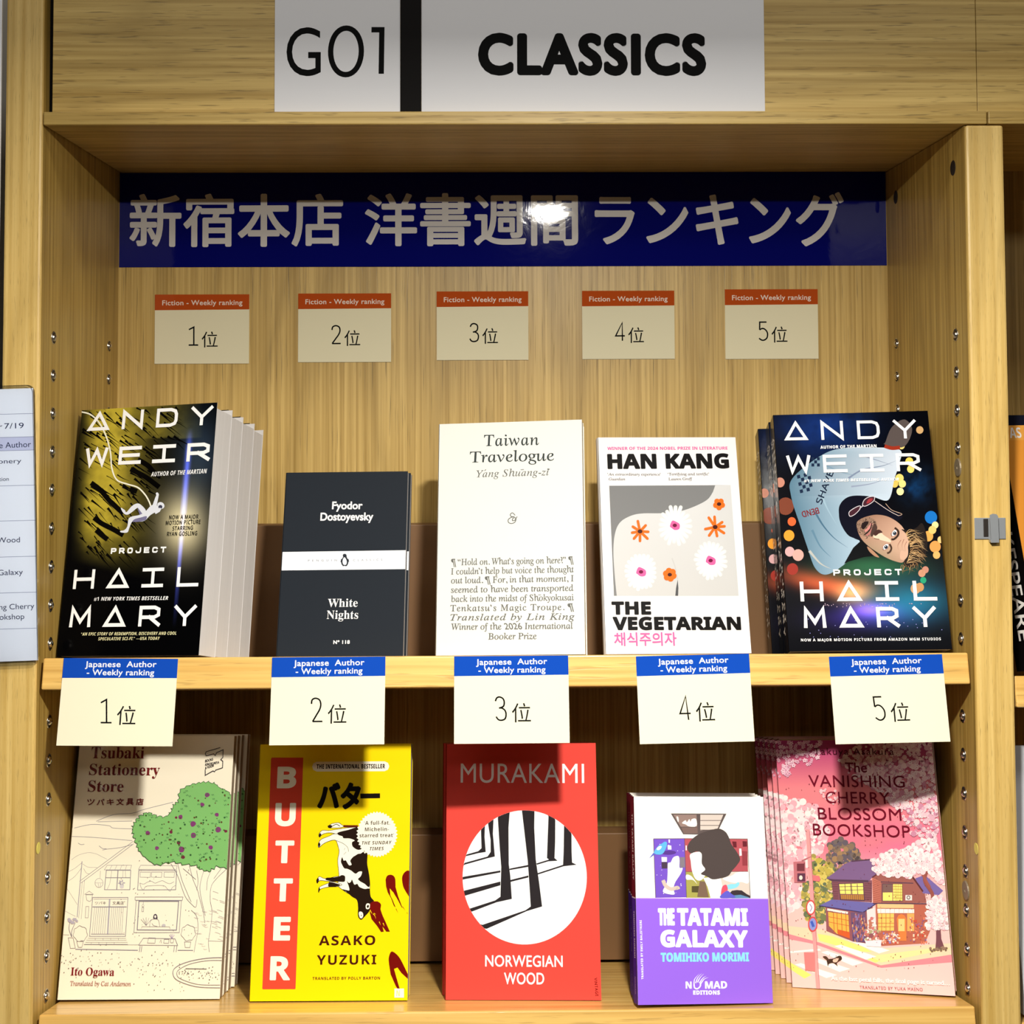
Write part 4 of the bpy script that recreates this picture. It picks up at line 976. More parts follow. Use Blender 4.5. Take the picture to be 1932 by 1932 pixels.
dots(a, [(rnd.uniform(190, 900), rnd.gauss(1540, 40), rnd.uniform(1.4, 3.6), (120, 112, 110)) for _ in range(90)] + [(rnd.uniform(940, 1200), rnd.gauss(1625, 22), rnd.uniform(1.6, 4), (110, 104, 104)) for _ in range(60)] + [(rnd.uniform(640, 1000), rnd.uniform(1560, 1740), rnd.uniform(1.4, 3.4), (110, 104, 104)) for _ in range(40)] + [(rnd.uniform(560, 1020), rnd.uniform(900, 1400), rnd.uniform(1.4, 3), (120, 112, 120)) for _ in range(50)])
tree = [(640, 700), (655, 660), (688, 620), (740, 598), (790, 615), (850, 622), (885, 590), (905, 545), (935, 520), (945, 460), (1000, 425), (1060, 408), (1110, 400), (1170, 412), (1200, 440), (1235, 455), (1280, 500), (1282, 600), (1262, 760), (1250, 938), (1180, 940), (1130, 968), (1080, 955), (1050, 935), (960, 925), (890, 912), (800, 930), (745, 900), (690, 845), (670, 800), (648, 745)]
edge = []
for i, (x, y) in enumerate(catmull(tree, True, 5)): edge.append((x+7*math.sin(i*2.3), y+7*math.cos(i*2.1)))
a.poly(edge, (124, 182, 104)); a.line(edge, 3.5, (60, 90, 60), closed=True)
rg = random.Random(2)
fl = [(1118, 484, 15), (1086, 545, 14), (948, 625, 15), (920, 628, 8), (1028, 668, 19), (1180, 610, 13), (888, 720, 11), (740, 726, 14), (1030, 740, 18), (1188, 704, 18), (936, 788, 12), (954, 830, 19), (798, 822, 13), (1140, 818, 14), (964, 880, 12), (1236, 715, 10)]
a.up()
for x, y, r in fl: a.blob([(x+r*(0.85+0.3*hash2(i, x))*math.cos(i*1.05), y+r*(0.85+0.3*hash2(x, i))*math.sin(i*1.05)) for i in range(6)], (124, 58, 108) if r > 12 else (110, 40, 60), 3, layer=False)
dots(a, [(x, y, r, c) for x, y, r, c in ((rg.uniform(660, 1255), rg.uniform(430, 925), rg.uniform(3, 7), rg.choice([(60, 84, 40), (92, 70, 40), (50, 90, 50)])) for _ in range(130)) if inside(tree, x, y)])
a.up()
for i in range(90):
    x, y = rg.uniform(660, 1250), rg.uniform(430, 925)
    if inside(tree, x, y) and inside(tree, x+20, y): a.line([(x, y), (x+5, y+9), (x+10, y), (x+15, y+9)], 2.2, (60, 104, 62), True, n=3, layer=False)
a.text('Tsubaki', 378, 250, 715, 250, 72, RED, 'sb'); a.text('Stationery', 365, 356, 815, 358, 70, RED, 'sb'); a.text('Store', 357, 462, 583, 463, 70, RED, 'sb')
for i, ch in enumerate('ツバキ文具店'): a.text(ch, 352+62.5*i, 548, 352+62.5*i+46, 548, 42 if i > 2 else 38, RED, 's', 0.03, fit=True)
a.text('Ito Ogawa', 248, 1632, 525, 1635, 50, (120, 24, 30), 'sb'); a.text('Translated by Cat Anderson', 245, 1697, 632, 1700, 28, (168, 124, 112), 'sr', 0.02)
E_ = (52, 48, 54)
a.line([(1202, 182), (1112, 208), (1106, 222), (1112, 234), (1160, 222), (1170, 232), (1178, 215), (1220, 195), (1218, 245), (1205, 258), (1218, 268), (1216, 310), (1172, 325), (1166, 335), (1155, 330), (1106, 358), (1106, 322)], 4.5, E_)
for i, t in enumerate(('BOOKS', 'KINOKUNIYA', '& YOON')): a.text(t, 1106, 275+22*i, 1106+(50, 88, 54)[i], 262+20*i, 14, E_, 'n', 0.04, 0.2)
T = 0.0155
bk = make_book('paperback', 'tsubaki', a, T, (240, 230, 206), (236, 224, 200), (232, 222, 200), 'page_brown', 'front shrink-wrapped cream paperback with a line-drawn shop and green tree', 'book', mat='film')
stack(bk, 'tsubaki', T, 4, 'cream shop-and-tree paperbacks', 'cream paperbacks on the bottom shelf', [0.0, 0.0006, 0.003], gap=0.0013)

# ---------------------------------------------------------------- yellow paperback
a = cover_art('butter', (440, 1380, 3.5), 0.9)
YEL, CRM, DRK, BLD = (252, 218, 10), (250, 244, 222), (44, 26, 16), (112, 14, 8)
a.base(YEL)
def rr(x0, y0, x1, y1, r, sk=0): return [(x0+sk, y0+r), (x0+r+sk, y0), (x1-r+sk, y0), (x1+sk, y0+r), (x1+sk, y1-r), (x1-r+sk, y1), (x0+r+sk, y1), (x0+sk, y1-r)]
a.poly([(255, 180), (463, 180), (438, 960), (412, 1705), (408, 1710), (195, 1711), (192, 1705), (222, 950), (250, 190)], (228, 74, 52))
for ch, x0, x1, y0, y1 in (('B', 288, 415, 240, 383), ('U', 274, 410, 480, 632), ('T', 274, 399, 728, 877), ('T', 263, 389, 978, 1130), ('E', 263, 375, 1232, 1388), ('R', 241, 375, 1492, 1650)):
    a.text(ch, x0+4, y1-4, x1-4, y1-4, y1-y0-8, CRM, 'b', 0.03)
a.poly([(552, 207), (1000, 205), (1022, 215), (1031, 237), (1022, 260), (1000, 270), (552, 272), (530, 262), (522, 240), (530, 217)], CRM)
a.text('THE INTERNATIONAL BESTSELLER', 551, 253, 1002, 251, 28, DRK, 'b', 0.03, sp=1.1)
a.text('バタ', 563, 514, 832, 512, 160, (22, 16, 12), 's', 0.06, fit=True); a.line([(840, 434), (970, 432)], 32, (22, 16, 12))
a.crop = (590, 1520, 8.05)
OUT = (36, 22, 14)
def W_(p, n=5): a.blob(p, OUT, n); 
def body(p, c=CRM, o=OUT, wd=7, n=5):
    a.blob(p, c, n)
    if o: a.line(p, wd, o, True, True, n=n)
a.poly([(470, 312), (690, 314), (690, 346), (470, 346)], (96, 30, 12)); body([(240, 330), (290, 292), (390, 276), (430, 300), (470, 330), (420, 352), (290, 356), (245, 352)]); a.blob([(228, 325), (270, 310), (300, 330), (280, 352), (245, 350)], OUT, 4); a.line([(300, 330), (360, 300), (415, 330)], 10, OUT, True)
body([(95, 480), (100, 440), (150, 392), (250, 396), (345, 380), (560, 350), (690, 352), (640, 420), (400, 470), (330, 440), (240, 430), (165, 446), (130, 470), (108, 495)])
body([(85, 600), (130, 530), (250, 480), (330, 445), (460, 450), (640, 420), (720, 560), (790, 720), (828, 760), (826, 900), (858, 1090), (868, 1280), (820, 1420), (640, 1400), (440, 1285), (385, 1215), (398, 1090), (394, 1000), (380, 850), (402, 720), (385, 630), (345, 542), (240, 560), (160, 600), (95, 652)])
body([(60, 1150), (85, 1110), (108, 1094), (200, 1125), (390, 1090), (400, 1160), (250, 1165), (110, 1155), (72, 1195)]); body([(90, 1300), (110, 1250), (235, 1195), (280, 1170), (440, 1210), (385, 1245), (240, 1252), (120, 1285), (92, 1335)])
for p in ([(385, 425), (540, 385), (690, 352), (720, 500), (748, 655), (690, 688), (612, 642), (598, 575), (638, 545), (560, 515), (470, 512), (452, 482), (392, 462)],
          [(772, 718), (790, 745), (830, 745), (826, 900), (855, 1050), (866, 1200), (852, 1255), (790, 1205), (720, 1165), (690, 1130), (730, 1090), (750, 1020), (700, 1020), (650, 1050), (580, 1000), (520, 975), (480, 968), (445, 910), (430, 860), (448, 800), (470, 850), (505, 850), (550, 920), (592, 912), (572, 855), (610, 800), (640, 780), (690, 750), (730, 745)],
          [(518, 1158), (548, 1190), (580, 1175), (598, 1140), (632, 1215), (680, 1205), (710, 1252), (790, 1282), (840, 1275), (868, 1290), (882, 1400), (935, 1475), (900, 1560), (850, 1635), (800, 1690), (742, 1748), (700, 1720), (686, 1660), (690, 1560), (672, 1450), (600, 1400), (510, 1325), (440, 1287), (500, 1296), (556, 1304), (548, 1240)],
          [(400, 1092), (440, 1072), (488, 1085), (494, 1130), (480, 1172), (400, 1172), (262, 1160), (198, 1142), (212, 1112), (300, 1108)], [(238, 1205), (272, 1178), (385, 1205), (420, 1220), (380, 1240), (250, 1250)]):
    a.blob(p, OUT, 4)
for p in ([(95, 480), (105, 440), (125, 440), (130, 468), (110, 490)], [(85, 600), (100, 575), (118, 610), (96, 650)], [(60, 1150), (82, 1118), (96, 1145), (72, 1192)], [(88, 1300), (100, 1260), (112, 1285), (94, 1332)]): a.blob(p, OUT, 3)
a.line([(350, 545), (460, 590), (530, 650), (545, 715)], 5, OUT, True); a.line([(480, 690), (490, 660)], 4, OUT); a.line([(470, 760), (510, 720)], 4, OUT)
a.blob([(700, 1650), (720, 1625), (758, 1640), (768, 1690), (745, 1728), (715, 1715)], CRM, 4); a.ell(740, 1684, 7, 10, OUT)
a.blob([(805, 1535), (830, 1500), (870, 1515), (860, 1580), (815, 1585)], CRM, 4); a.blob([(822, 1540), (848, 1525), (855, 1555), (830, 1570)], OUT, 4)
a.poly([(872, 1500), (915, 1470), (985, 1470), (1025, 1495), (1040, 1525), (1030, 1590), (1060, 1680), (1110, 1790), (1172, 1930), (1120, 1930), (1060, 1850), (1080, 1930), (1040, 1935), (970, 1830), (895, 1740), (870, 1650), (868, 1560)], BLD)
for p in ([(870, 1600), (892, 1640), (905, 1660)], [(920, 1660), (945, 1690), (960, 1740)], [(1012, 1780), (1030, 1830)], [(1070, 1800), (1090, 1850)], [(930, 1650), (960, 1670)]): a.line(p, 14, YEL, True, taper=True)
a.poly(catmull([(1108, 1140), (1130, 1085), (1180, 1066), (1230, 1085), (1255, 1140), (1258, 1250)], False, 5)+[(1300, 1400), (1362, 1560), (1355, 1565), (1290, 1440), (1225, 1330), (1170, 1270), (1180, 1380), (1215, 1450), (1260, 1560), (1235, 1540), (1190, 1420), (1140, 1330), (1115, 1240)], BLD)
for p in ([(1365, 1550), (1410, 1610)], [(1265, 1580), (1300, 1650)], [(1430, 1640), (1445, 1660)]): a.line(p, 9, (150, 60, 10), taper=True)
a.poly(catmull([(1470, 1006), (1430, 1005), (1380, 1050), (1358, 1120), (1375, 1240), (1420, 1330)], False, 5)+[(1470, 1395)], BLD)
a.crop = (440, 1380, 3.5)
a.poly(catmull([(1030, 1545), (1028, 1500), (1047, 1460), (1090, 1490), (1120, 1540)], False, 5)+[(1157, 1610), (1157, 1640), (1110, 1600), (1085, 1565), (1062, 1575), (1080, 1640), (1108, 1735), (1075, 1690), (1040, 1610)], BLD)
a.rect(1065, 1705, 1128, 1765, CRM); a.text('N', 1078, 1755, 1100, 1755, 38, (250, 224, 120), 'b')
a.poly([(950+(137 if i % 2 == 0 else 125)*math.cos(i*math.pi/40)*1.0, 687+(152 if i % 2 == 0 else 141)*math.sin(i*math.pi/40)) for i in range(80)], CRM)
for t, x0, y0, x1, y1, st in (('‘A full-fat,', 865, 624, 1035, 622, 'b'), ('Michelin-', 870, 666, 1028, 664, 'b'), ('starred treat’', 835, 707, 1062, 704, 'b'), ('THE SUNDAY', 850, 755, 1047, 751, 'bi'), ('TIMES', 902, 793, 995, 791, 'bi')): a.text(t, x0, y0, x1, y1, 24 if st == 'b' else 22, (70, 50, 36), st, sp=1.1)
a.text('ASAKO', 566, 1419, 938, 1416, 62, (70, 24, 12), 'b', sp=1.15); a.text('YUZUKI', 552, 1547, 945, 1544, 62, (70, 24, 12), 'b', sp=1.15)
a.text('TRANSLATED BY POLLY BARTON', 524, 1647, 970, 1644, 18, (116, 72, 20), 'b', sp=1.1)
bk = make_book('paperback', 'butter', a, 0.024, YEL, (240, 206, 10), (240, 206, 10), 'page_white', 'yellow paperback with an upside-down cow and red title strip on the bottom shelf', 'book')

# ---------------------------------------------------------------- red paperback with a white disc of tree trunks
a = cover_art('norwegian', (800, 1380, 3.5), 0.9)
REDC, TK = (230, 76, 66), (46, 42, 44)
a.base(REDC)
a.text('MURAKAMI', 242, 342, 1058, 345, 126, (250, 244, 244), 's', sp=1.05)
a.ell(665, 968, 410, 443, (250, 249, 247), n=90)
disc = [(665+410*math.cos(i*2*math.pi/240), 968+443*math.sin(i*2*math.pi/240)) for i in range(240)]
def clipped(p):
    """keep ink inside the disc"""
    out = []
    for i in range(len(p)):
        (x0, y0), (x1, y1) = p[i], p[(i+1) % len(p)]
        for t in range(12): out.append((x0+(x1-x0)*t/12, y0+(y1-y0)*t/12))
    r = []
    for x, y in out:
        d = math.hypot((x-665)/410, (y-968)/443)
        r.append((x, y) if d < 0.999 else (665+(x-665)/d*0.999, 968+(y-968)/d*0.999))
    return r
for p in ([(376, 640), (403, 610), (400, 700), (408, 800), (358, 808), (262, 832), (262, 822), (358, 795), (380, 775)], [(421, 600), (460, 570), (455, 680), (468, 830), (418, 842), (240, 892), (240, 880), (420, 830), (440, 800), (440, 720)],
          [(486, 550), (568, 510), (558, 640), (560, 880), (570, 960), (580, 1110), (480, 1132), (300, 1200), (290, 1178), (470, 1120), (505, 1095), (510, 900), (498, 740)], [(645, 510), (730, 510), (728, 640), (738, 850), (760, 1000), (780, 1160), (680, 1190), (390, 1318), (360, 1290), (670, 1185), (705, 1160), (695, 1000), (685, 860), (660, 640)],
          [(823, 540), (867, 560), (866, 740), (862, 840), (882, 858), (820, 862), (745, 885), (742, 876), (825, 850), (812, 840)], [(925, 610), (974, 660), (975, 800), (978, 870), (1008, 884), (920, 895), (750, 950), (750, 940), (918, 885), (922, 800)],
          [(230, 969), (505, 922), (505, 935), (230, 987)], [(565, 910), (690, 885), (690, 898), (565, 920)], [(240, 1062), (505, 995), (505, 1020), (240, 1098)], [(570, 985), (690, 955), (690, 968), (570, 998)]):
    a.poly(clipped(p), TK)
a.text('NORWEGIAN', 405, 1555, 915, 1558, 72, (252, 246, 246), 's', 0.022, sp=1.04); a.text('WOOD', 530, 1672, 793, 1673, 74, (252, 246, 246), 's', 0.022, sp=1.04)
a.text('VINTAGE', 1124, 1632, 1133, 1752, 18, (120, 22, 20), 's', 0.03, sp=1.25)
bk = make_book('paperback', 'norwegian', a, 0.017, REDC, (190, 30, 26), (200, 40, 34), 'page_cream', 'red paperback with black tree trunks in a white disc, front copy', 'book', mat='foil')
stack(bk, 'norwegian', 0.017, 2, 'red paperback with the white disc', 'red paperbacks on the bottom shelf', -0.003)

# ---------------------------------------------------------------- white and purple paperback, drawn from simple plain shapes
a = cover_art('tatami', (1220, 1520, 8.78), 0.92)
PUR = (150, 102, 226)
a.base((246, 241, 232))
LILAC, ROSE, OLIVE, GR = (118, 84, 196), (178, 84, 92), (166, 160, 84), (96, 84, 82)
a.poly([(115, 568), (622, 575), (652, 1545), (145, 1540)], LILAC); a.poly([(622, 575), (1650, 605), (1662, 1140), (640, 1122)], ROSE); a.poly([(640, 1122), (1030, 1130), (1045, 1560), (655, 1550)], OLIVE)
a.poly([(1030, 1130), (1664, 1140), (1700, 1580), (1045, 1560)], (214, 200, 188)); a.blob([(1250, 1250), (1400, 1200), (1480, 1150), (1660, 1150), (1668, 1330), (1550, 1310), (1420, 1320)], (246, 244, 240)); a.blob([(1310, 1370), (1380, 1340), (1450, 1340), (1500, 1310), (1520, 1345), (1470, 1400), (1340, 1425)], (140, 212, 232))
a.poly([(1330, 1520), (1400, 1450), (1480, 1440), (1560, 1450), (1640, 1510), (1695, 1540), (1700, 1580), (1330, 1570)], (62, 52, 56)); a.poly([(1400, 1530), (1540, 1520), (1660, 1560), (1700, 1580), (1400, 1575)], (96, 140, 176))
a.line([(115, 568), (622, 575), (1650, 605), (1700, 1575)], 9, (96, 80, 80)); a.line([(115, 568), (148, 1540)], 9, (96, 80, 80)); a.line([(640, 1122), (1662, 1140)], 7, (110, 80, 80)); a.line([(622, 575), (655, 1548)], 8, (96, 80, 90))
rg = random.Random(4); dots(a, [(rg.uniform(150, 600), rg.uniform(600, 1500), rg.uniform(4, 10), (240, 236, 246)) for _ in range(30)])
for q, c in (([(345, 680), (405, 685), (410, 750), (350, 750)], (240, 232, 240)), ([(360, 585), (385, 585), (385, 640), (362, 640)], (230, 220, 236)), ([(245, 870), (335, 875), (335, 950), (250, 950)], (238, 232, 240)), ([(245, 955), (340, 955), (345, 1060), (250, 1060)], (74, 60, 78)), ([(545, 880), (625, 880), (630, 1050), (548, 1050)], (130, 120, 130)), ([(1515, 760), (1550, 760), (1560, 875), (1520, 880)], (240, 226, 226)), ([(640, 690), (660, 690), (660, 770), (640, 770)], (240, 230, 226)), ([(1400, 640), (1470, 645), (1475, 740), (1420, 735)], (104, 40, 48)), ([(1570, 640), (1640, 645), (1645, 730), (1575, 730)], (104, 40, 48)), ([(1560, 800), (1650, 810), (1655, 1040), (1570, 1040)], (146, 62, 70)), ([(740, 1360), (900, 1360), (890, 1470), (740, 1460)], (84, 76, 48)), ([(870, 1280), (960, 1290), (1020, 1550), (830, 1540)], (122, 98, 82))): a.poly(q, c)
a.ell(365, 800, 120, 34, (88, 58, 140)); a.blob([(652, 1170), (740, 1200), (830, 1330), (760, 1260), (655, 1250)], (240, 240, 226))
a.poly([(400, 160), (1306, 184), (1185, 430), (840, 515), (600, 505)], GR); a.poly([(440, 180), (818, 188), (830, 385), (560, 380)], (150, 126, 118)); a.poly([(880, 190), (1255, 200), (1160, 430), (880, 450)], (214, 200, 190)); a.poly([(570, 392), (835, 395), (838, 495), (612, 492)], (120, 98, 92))
for y in (285, 365, 440): a.line([(840, y), (1220-(y-285)*0.35, y+8)], 10, GR)
a.line([(868, 190), (872, 500)], 16, GR); a.blob([(580, 320), (640, 275), (660, 310), (700, 258), (720, 300), (740, 260), (810, 258), (818, 375), (700, 380), (640, 345)], (240, 236, 230), 3); a.blob([(490, 215), (520, 220), (528, 290), (512, 295)], (236, 230, 224), 4)
HAIR, SK = (80, 70, 68), (250, 246, 238)
a.poly([(930, 1230), (1205, 1200), (1250, 1420), (1215, 1570), (1050, 1565), (1000, 1380)], SK)
a.blob([(720, 830), (900, 800), (960, 900), (1000, 1080), (955, 1200), (880, 1270), (800, 1240), (745, 1110), (725, 960)], SK)
a.blob([(668, 740), (700, 640), (790, 550), (900, 490), (1040, 450), (1180, 425), (1290, 480), (1350, 580), (1390, 690), (1480, 820), (1530, 940), (1470, 1040), (1400, 1120), (1340, 1200), (1220, 1240), (1080, 1255), (980, 1200), (890, 1160), (960, 1090), (905, 990), (900, 830), (820, 790), (725, 820)], HAIR)
a.blob([(1235, 1390), (1300, 1350), (1330, 1420), (1290, 1520), (1220, 1545)], (226, 84, 104)); a.blob([(1200, 1560), (1310, 1450), (1390, 1500), (1450, 1560)], (98, 92, 200))
a.blob([(268, 1440), (330, 1300), (345, 1150), (350, 980), (395, 960), (440, 880), (520, 860), (540, 930), (540, 1050), (590, 1060), (560, 1150), (470, 1290), (440, 1400), (460, 1480), (400, 1490)], SK); a.line([(270, 1250), (310, 1340), (400, 1400), (500, 1380), (520, 1410)], 60, (206, 188, 176), True)
a.blob([(120, 800), (180, 700), (250, 650), (300, 620), (335, 640), (320, 720), (270, 810), (200, 830)], (96, 176, 226)); a.blob([(165, 730), (210, 690), (250, 700), (220, 745), (180, 755)], (236, 240, 246), 4); a.poly([(40, 890), (110, 800), (150, 815)], (96, 100, 190))
a.crop = (1130, 1440, 3.926)
a.poly([(200, 1001), (275, 1003), (1260, 1029), (1330, 1840), (150, 1840)], PUR); a.line([(230, 1001), (1255, 1028)], 5, (196, 160, 236))
a.text('THE', 443, 1202, 555, 1204, 117, WHT, 'b', 0.05); a.text('TATAMI', 583, 1206, 1093, 1218, 118, WHT, 'b', 0.055); a.text('GALAXY', 460, 1362, 1093, 1378, 116, WHT, 'b', 0.055)
a.text('TOMIHIKO MORIMI', 458, 1474, 1103, 1485, 62, (140, 214, 250), 'b', 0.05)
a.text('N', 640, 1678, 682, 1679, 50, WHT, 'b', 0.03); a.text('MAD', 783, 1682, 943, 1684, 52, WHT, 'b', 0.03); a.text('EDITIONS', 695, 1724, 890, 1728, 28, WHT, 'b', 0.06, sp=1.1)
a.line([(700, 1650), (705, 1675), (725, 1682), (745, 1665), (748, 1640)], 10, WHT, True)
for p in ([(700, 1650), (705, 1610), (740, 1570)], [(712, 1640), (728, 1600), (760, 1566)], [(726, 1635), (745, 1600), (775, 1570)], [(740, 1640), (765, 1605), (792, 1588)], [(750, 1645), (775, 1612), (808, 1600)]): a.line(p, 9, WHT, True, taper=True)
a.text('TRANSLATED BY EMILY BALISTRIERI', 329, 1603, 316, 1165, 15, WHT, 'b', 0.02, sp=1.15)
T = 0.0135
sp_ = spine_face('tatami', T)
sp_.rect(0, -1, 14, 80, (128, 34, 50)); sp_.rect(0, 80, 14, 165, (88, 48, 170)); sp_.rect(0, 79.2, 14, 80.2, (240, 236, 240))
sp_.text('THE TATAMI GALAXY', 5, 14, 5, 66, 4.2, WHT, 'b'); sp_.text('TOMIHIKO MORIMI', 5, 90, 5, 126, 3.6, WHT, 'b'); sp_.text('NOMAD', 5, 140, 5, 153, 3, (190, 170, 220), 'b')
bk = make_book('paperback', 'tatami', a, T, (246, 241, 232), (128, 34, 50), (246, 241, 232), 'page_cream', 'front small white and purple paperback with a dark-haired profile and blue bird', 'book', spine_art=sp_, round_spine=0.0)
stack(bk, 'tatami', T, 4, 'white and purple paperbacks', 'white and purple paperbacks on the bottom shelf', [0.0004, 0.0006, 0.0012])

# ---------------------------------------------------------------- pink blossom paperback, right end of the bottom shelf
a = cover_art('cherry', (1480, 1560, 6.0375), 0.92)
def f(x, y):
    X, Y = 60*6.0375/6.0375+x, y        # tracing units of the lower crop
    t = max(0, min(1, (y+1000)/1000.0))
    n = fbm(x/330, y/120)
    c = mixr((172, 62, 112), (238, 134, 140), max(0, min(1, (y+950)/520)))
    c = mixr(c, (236, 120, 150), max(0, min(1, (y+300)/300))*n*1.2)
    c = mixr(c, (246, 196, 190), max(0, min(1, (y-250)/500)))
    return c
a.grid(40, 70, f)
cl = lambda r: [(rnd.uniform(250, 280)-r, 0)]
def foam(poly, n, r0, r1, cols): scatter(a, poly, n, r0, r1, cols)
PW_, PP = [(250, 226, 226), (246, 208, 212), (252, 236, 232), (238, 180, 190)], [(240, 176, 186), (236, 156, 172), (246, 204, 206)]
foam([(-60, -330), (250, -280), (430, -200), (500, 60), (480, 260), (300, 420), (190, 560), (200, 900), (0, 1000), (-60, 800)], 520, 16, 44, PW_+PP[:1])
foam([(520, 200), (640, 150), (760, 200), (860, 330), (900, 420), (780, 560), (520, 520), (480, 380)], 200, 14, 40, [(118, 104, 100), (140, 116, 96), (166, 132, 96), (104, 94, 104)])
foam([(320, 330), (470, 380), (600, 520), (560, 680), (540, 860), (480, 1080), (400, 1120), (260, 1060), (200, 880), (220, 660), (330, 620)], 380, 14, 38, [(196, 176, 84), (168, 156, 84), (120, 128, 84), (216, 196, 104), (104, 116, 90)])
for q, c in (([(0, 1140), (420, 1180), (1080, 1400), (1930, 1340), (1980, 1500), (1100, 1600), (0, 1230)], (248, 212, 178)), ([(380, 1230), (560, 1260), (900, 1380), (1000, 1440), (820, 1430), (400, 1310)], (250, 230, 130)), ([(0, 1230), (400, 1330), (1100, 1590), (1950, 1470), (1960, 1560), (1110, 1620), (0, 1290)], (232, 140, 150)), ([(0, 1290), (350, 1350), (1100, 1620), (1990, 1560), (2010, 1990), (0, 1990)], (248, 200, 196)), ([(750, 1430), (860, 1440), (1090, 1540), (1040, 1560)], (252, 232, 130)), ([(1000, 1480), (1800, 1380), (1900, 1400), (1100, 1560)], (250, 226, 160))): a.poly(q, c)
for k in range(5):
    x = 80+150*k; y = 1640-70*k
    a.poly([(x+40, y-60), (x+110, y-75), (x+520, y+60), (x+400, y+95)], (252, 246, 240))
a.poly([(60, 1430), (400, 1400), (420, 1420), (70, 1450)], (252, 246, 240)); a.poly([(60, 1560), (310, 1700), (230, 1740), (40, 1640)], (250, 230, 120))
# shop
DB, MB_, RB, YL = (92, 66, 84), (158, 96, 88), (196, 116, 100), (252, 230, 120)
a.poly([(540, 630), (1000, 620), (1000, 870), (560, 850)], (136, 86, 96)); a.poly([(1000, 590), (1100, 530), (1480, 590), (1600, 760), (1620, 880), (1010, 880)], MB_); a.poly([(1000, 590), (1100, 640), (1100, 880), (1010, 880)], RB)
a.poly([(470, 900), (1000, 900), (1080, 1250), (1000, 1350), (780, 1320), (480, 1200)], (150, 90, 96)); a.poly([(1040, 880), (1640, 890), (1660, 1200), (1600, 1340), (1110, 1370), (1050, 1200)], (186, 104, 84))
a.poly([(480, 600), (600, 510), (680, 440), (770, 400), (980, 385), (1090, 520), (1000, 590), (960, 640), (560, 610)], (128, 98, 140)); a.poly([(480, 600), (560, 610), (960, 620), (960, 645), (550, 635)], DB); a.line([(765, 405), (985, 385)], 16, DB)
a.poly([(400, 910), (540, 840), (1050, 880), (900, 985)], (112, 106, 170)); a.line([(400, 912), (900, 988), (1050, 885)], 10, (64, 56, 96))
a.poly([(1490, 600), (1600, 560), (1810, 740), (1760, 790), (1580, 770)], (122, 104, 164)); a.line([(1460, 580), (1580, 750)], 18, (96, 52, 56)); a.line([(1000, 590), (1090, 530)], 14, (96, 52, 56)); a.line([(1010, 885), (1640, 890)], 14, DB); a.line([(1100, 640), (1470, 655)], 10, DB)
a.poly([(625, 665), (895, 655), (905, 780), (635, 775)], YL); a.poly([(635, 785), (905, 785), (910, 845), (640, 835)], (186, 130, 66))
for x in (690, 755, 765, 830): a.line([(x, 660), (x+8, 780)], 7, DB, layer=False)
for y in (695, 735): a.line([(627, y), (900, y-5)], 6, DB, layer=False)
for x in range(645, 910, 22): a.line([(x, 785), (x+2, 842)], 4, DB, layer=False)
a.line([(620, 660), (900, 650), (912, 850), (640, 842)], 9, DB, closed=True)
a.rect(1118, 760, 1232, 858, YL); a.rect(1240, 660, 1345, 855, YL); a.rect(1115, 665, 1232, 755, (126, 96, 92)); a.line([(1118, 660), (1345, 662), (1348, 858), (1120, 858)], 7, DB, closed=True)
for i in range(5): a.line([(1240, 690+33*i), (1345, 692+33*i)], 4, (150, 96, 50)); a.line([(1262+21*i, 660), (1264+21*i, 856)], 4, (150, 96, 50))
a.rect(1380, 790, 1455, 850, (236, 226, 220)); a.ell(1415, 818, 22, 24, (120, 106, 106)); a.ell(1415, 818, 12, 13, (230, 222, 216))
for k in range(12): a.line([(1010, 615+22*k), (1098, 650+20*k)], 3, (140, 76, 66), layer=(k == 0))
for k in range(10): a.line([(545, 650+20*k), (615, 650+20*k)], 3, (84, 52, 58), layer=(k == 0)); a.line([(912, 660+20*k), (998, 655+20*k)], 3, (84, 52, 58), layer=False)
a.poly([(490, 940), (728, 980), (722, 1005), (490, 965)], (252, 240, 226)); a.poly([(1060, 945), (1480, 950), (1480, 995), (1062, 995)], (252, 240, 232)); a.poly([(1060, 890), (1475, 895), (1475, 940), (1062, 938)], (244, 196, 140))
for x in range(1100, 1480, 52): a.line([(x, 948), (x, 993)], 4, (206, 150, 130), layer=False)
a.poly([(500, 980), (730, 1015), (745, 1280), (600, 1230), (510, 1140)], (244, 180, 80)); a.poly([(610, 1180), (745, 1210), (748, 1285), (610, 1235)], (214, 96, 50))
for x in (560, 600, 650, 700): a.line([(x, 985), (x+10, 1225)], 7, (196, 96, 56), layer=False)
for y in (1050, 1110): a.line([(505, y-15), (740, y+30)], 6, (196, 96, 56), layer=False)
a.poly([(755, 985), (925, 985), (930, 1330), (780, 1310)], (112, 84, 116)); a.rect(1070, 1000, 1250, 1195, (248, 200, 104)); a.poly([(1280, 1060), (1300, 1020), (1335, 1005), (1370, 1020), (1390, 1060), (1392, 1310), (1310, 1310)], (226, 130, 70)); a.rect(1300, 1060, 1372, 1200, (248, 206, 130)); a.rect(1400, 1000, 1480, 1200, (240, 172, 96))
for x in (1110, 1160, 1205): a.line([(x, 1000), (x, 1195)], 6, (190, 100, 64), layer=False)
for y in (1050, 1110, 1150): a.line([(1070, y), (1250, y)], 6, (190, 100, 64), layer=False)
rg = random.Random(6)
for i in range(90): 
    x, y = rg.uniform(765, 920), rg.uniform(1000, 1290); a.rect(x, y, x+rg.uniform(8, 16), y+rg.uniform(20, 48), rg.choice([(190, 110, 90), (140, 120, 170), (90, 70, 110), (220, 170, 120), (160, 80, 80)]), layer=(i == 0))
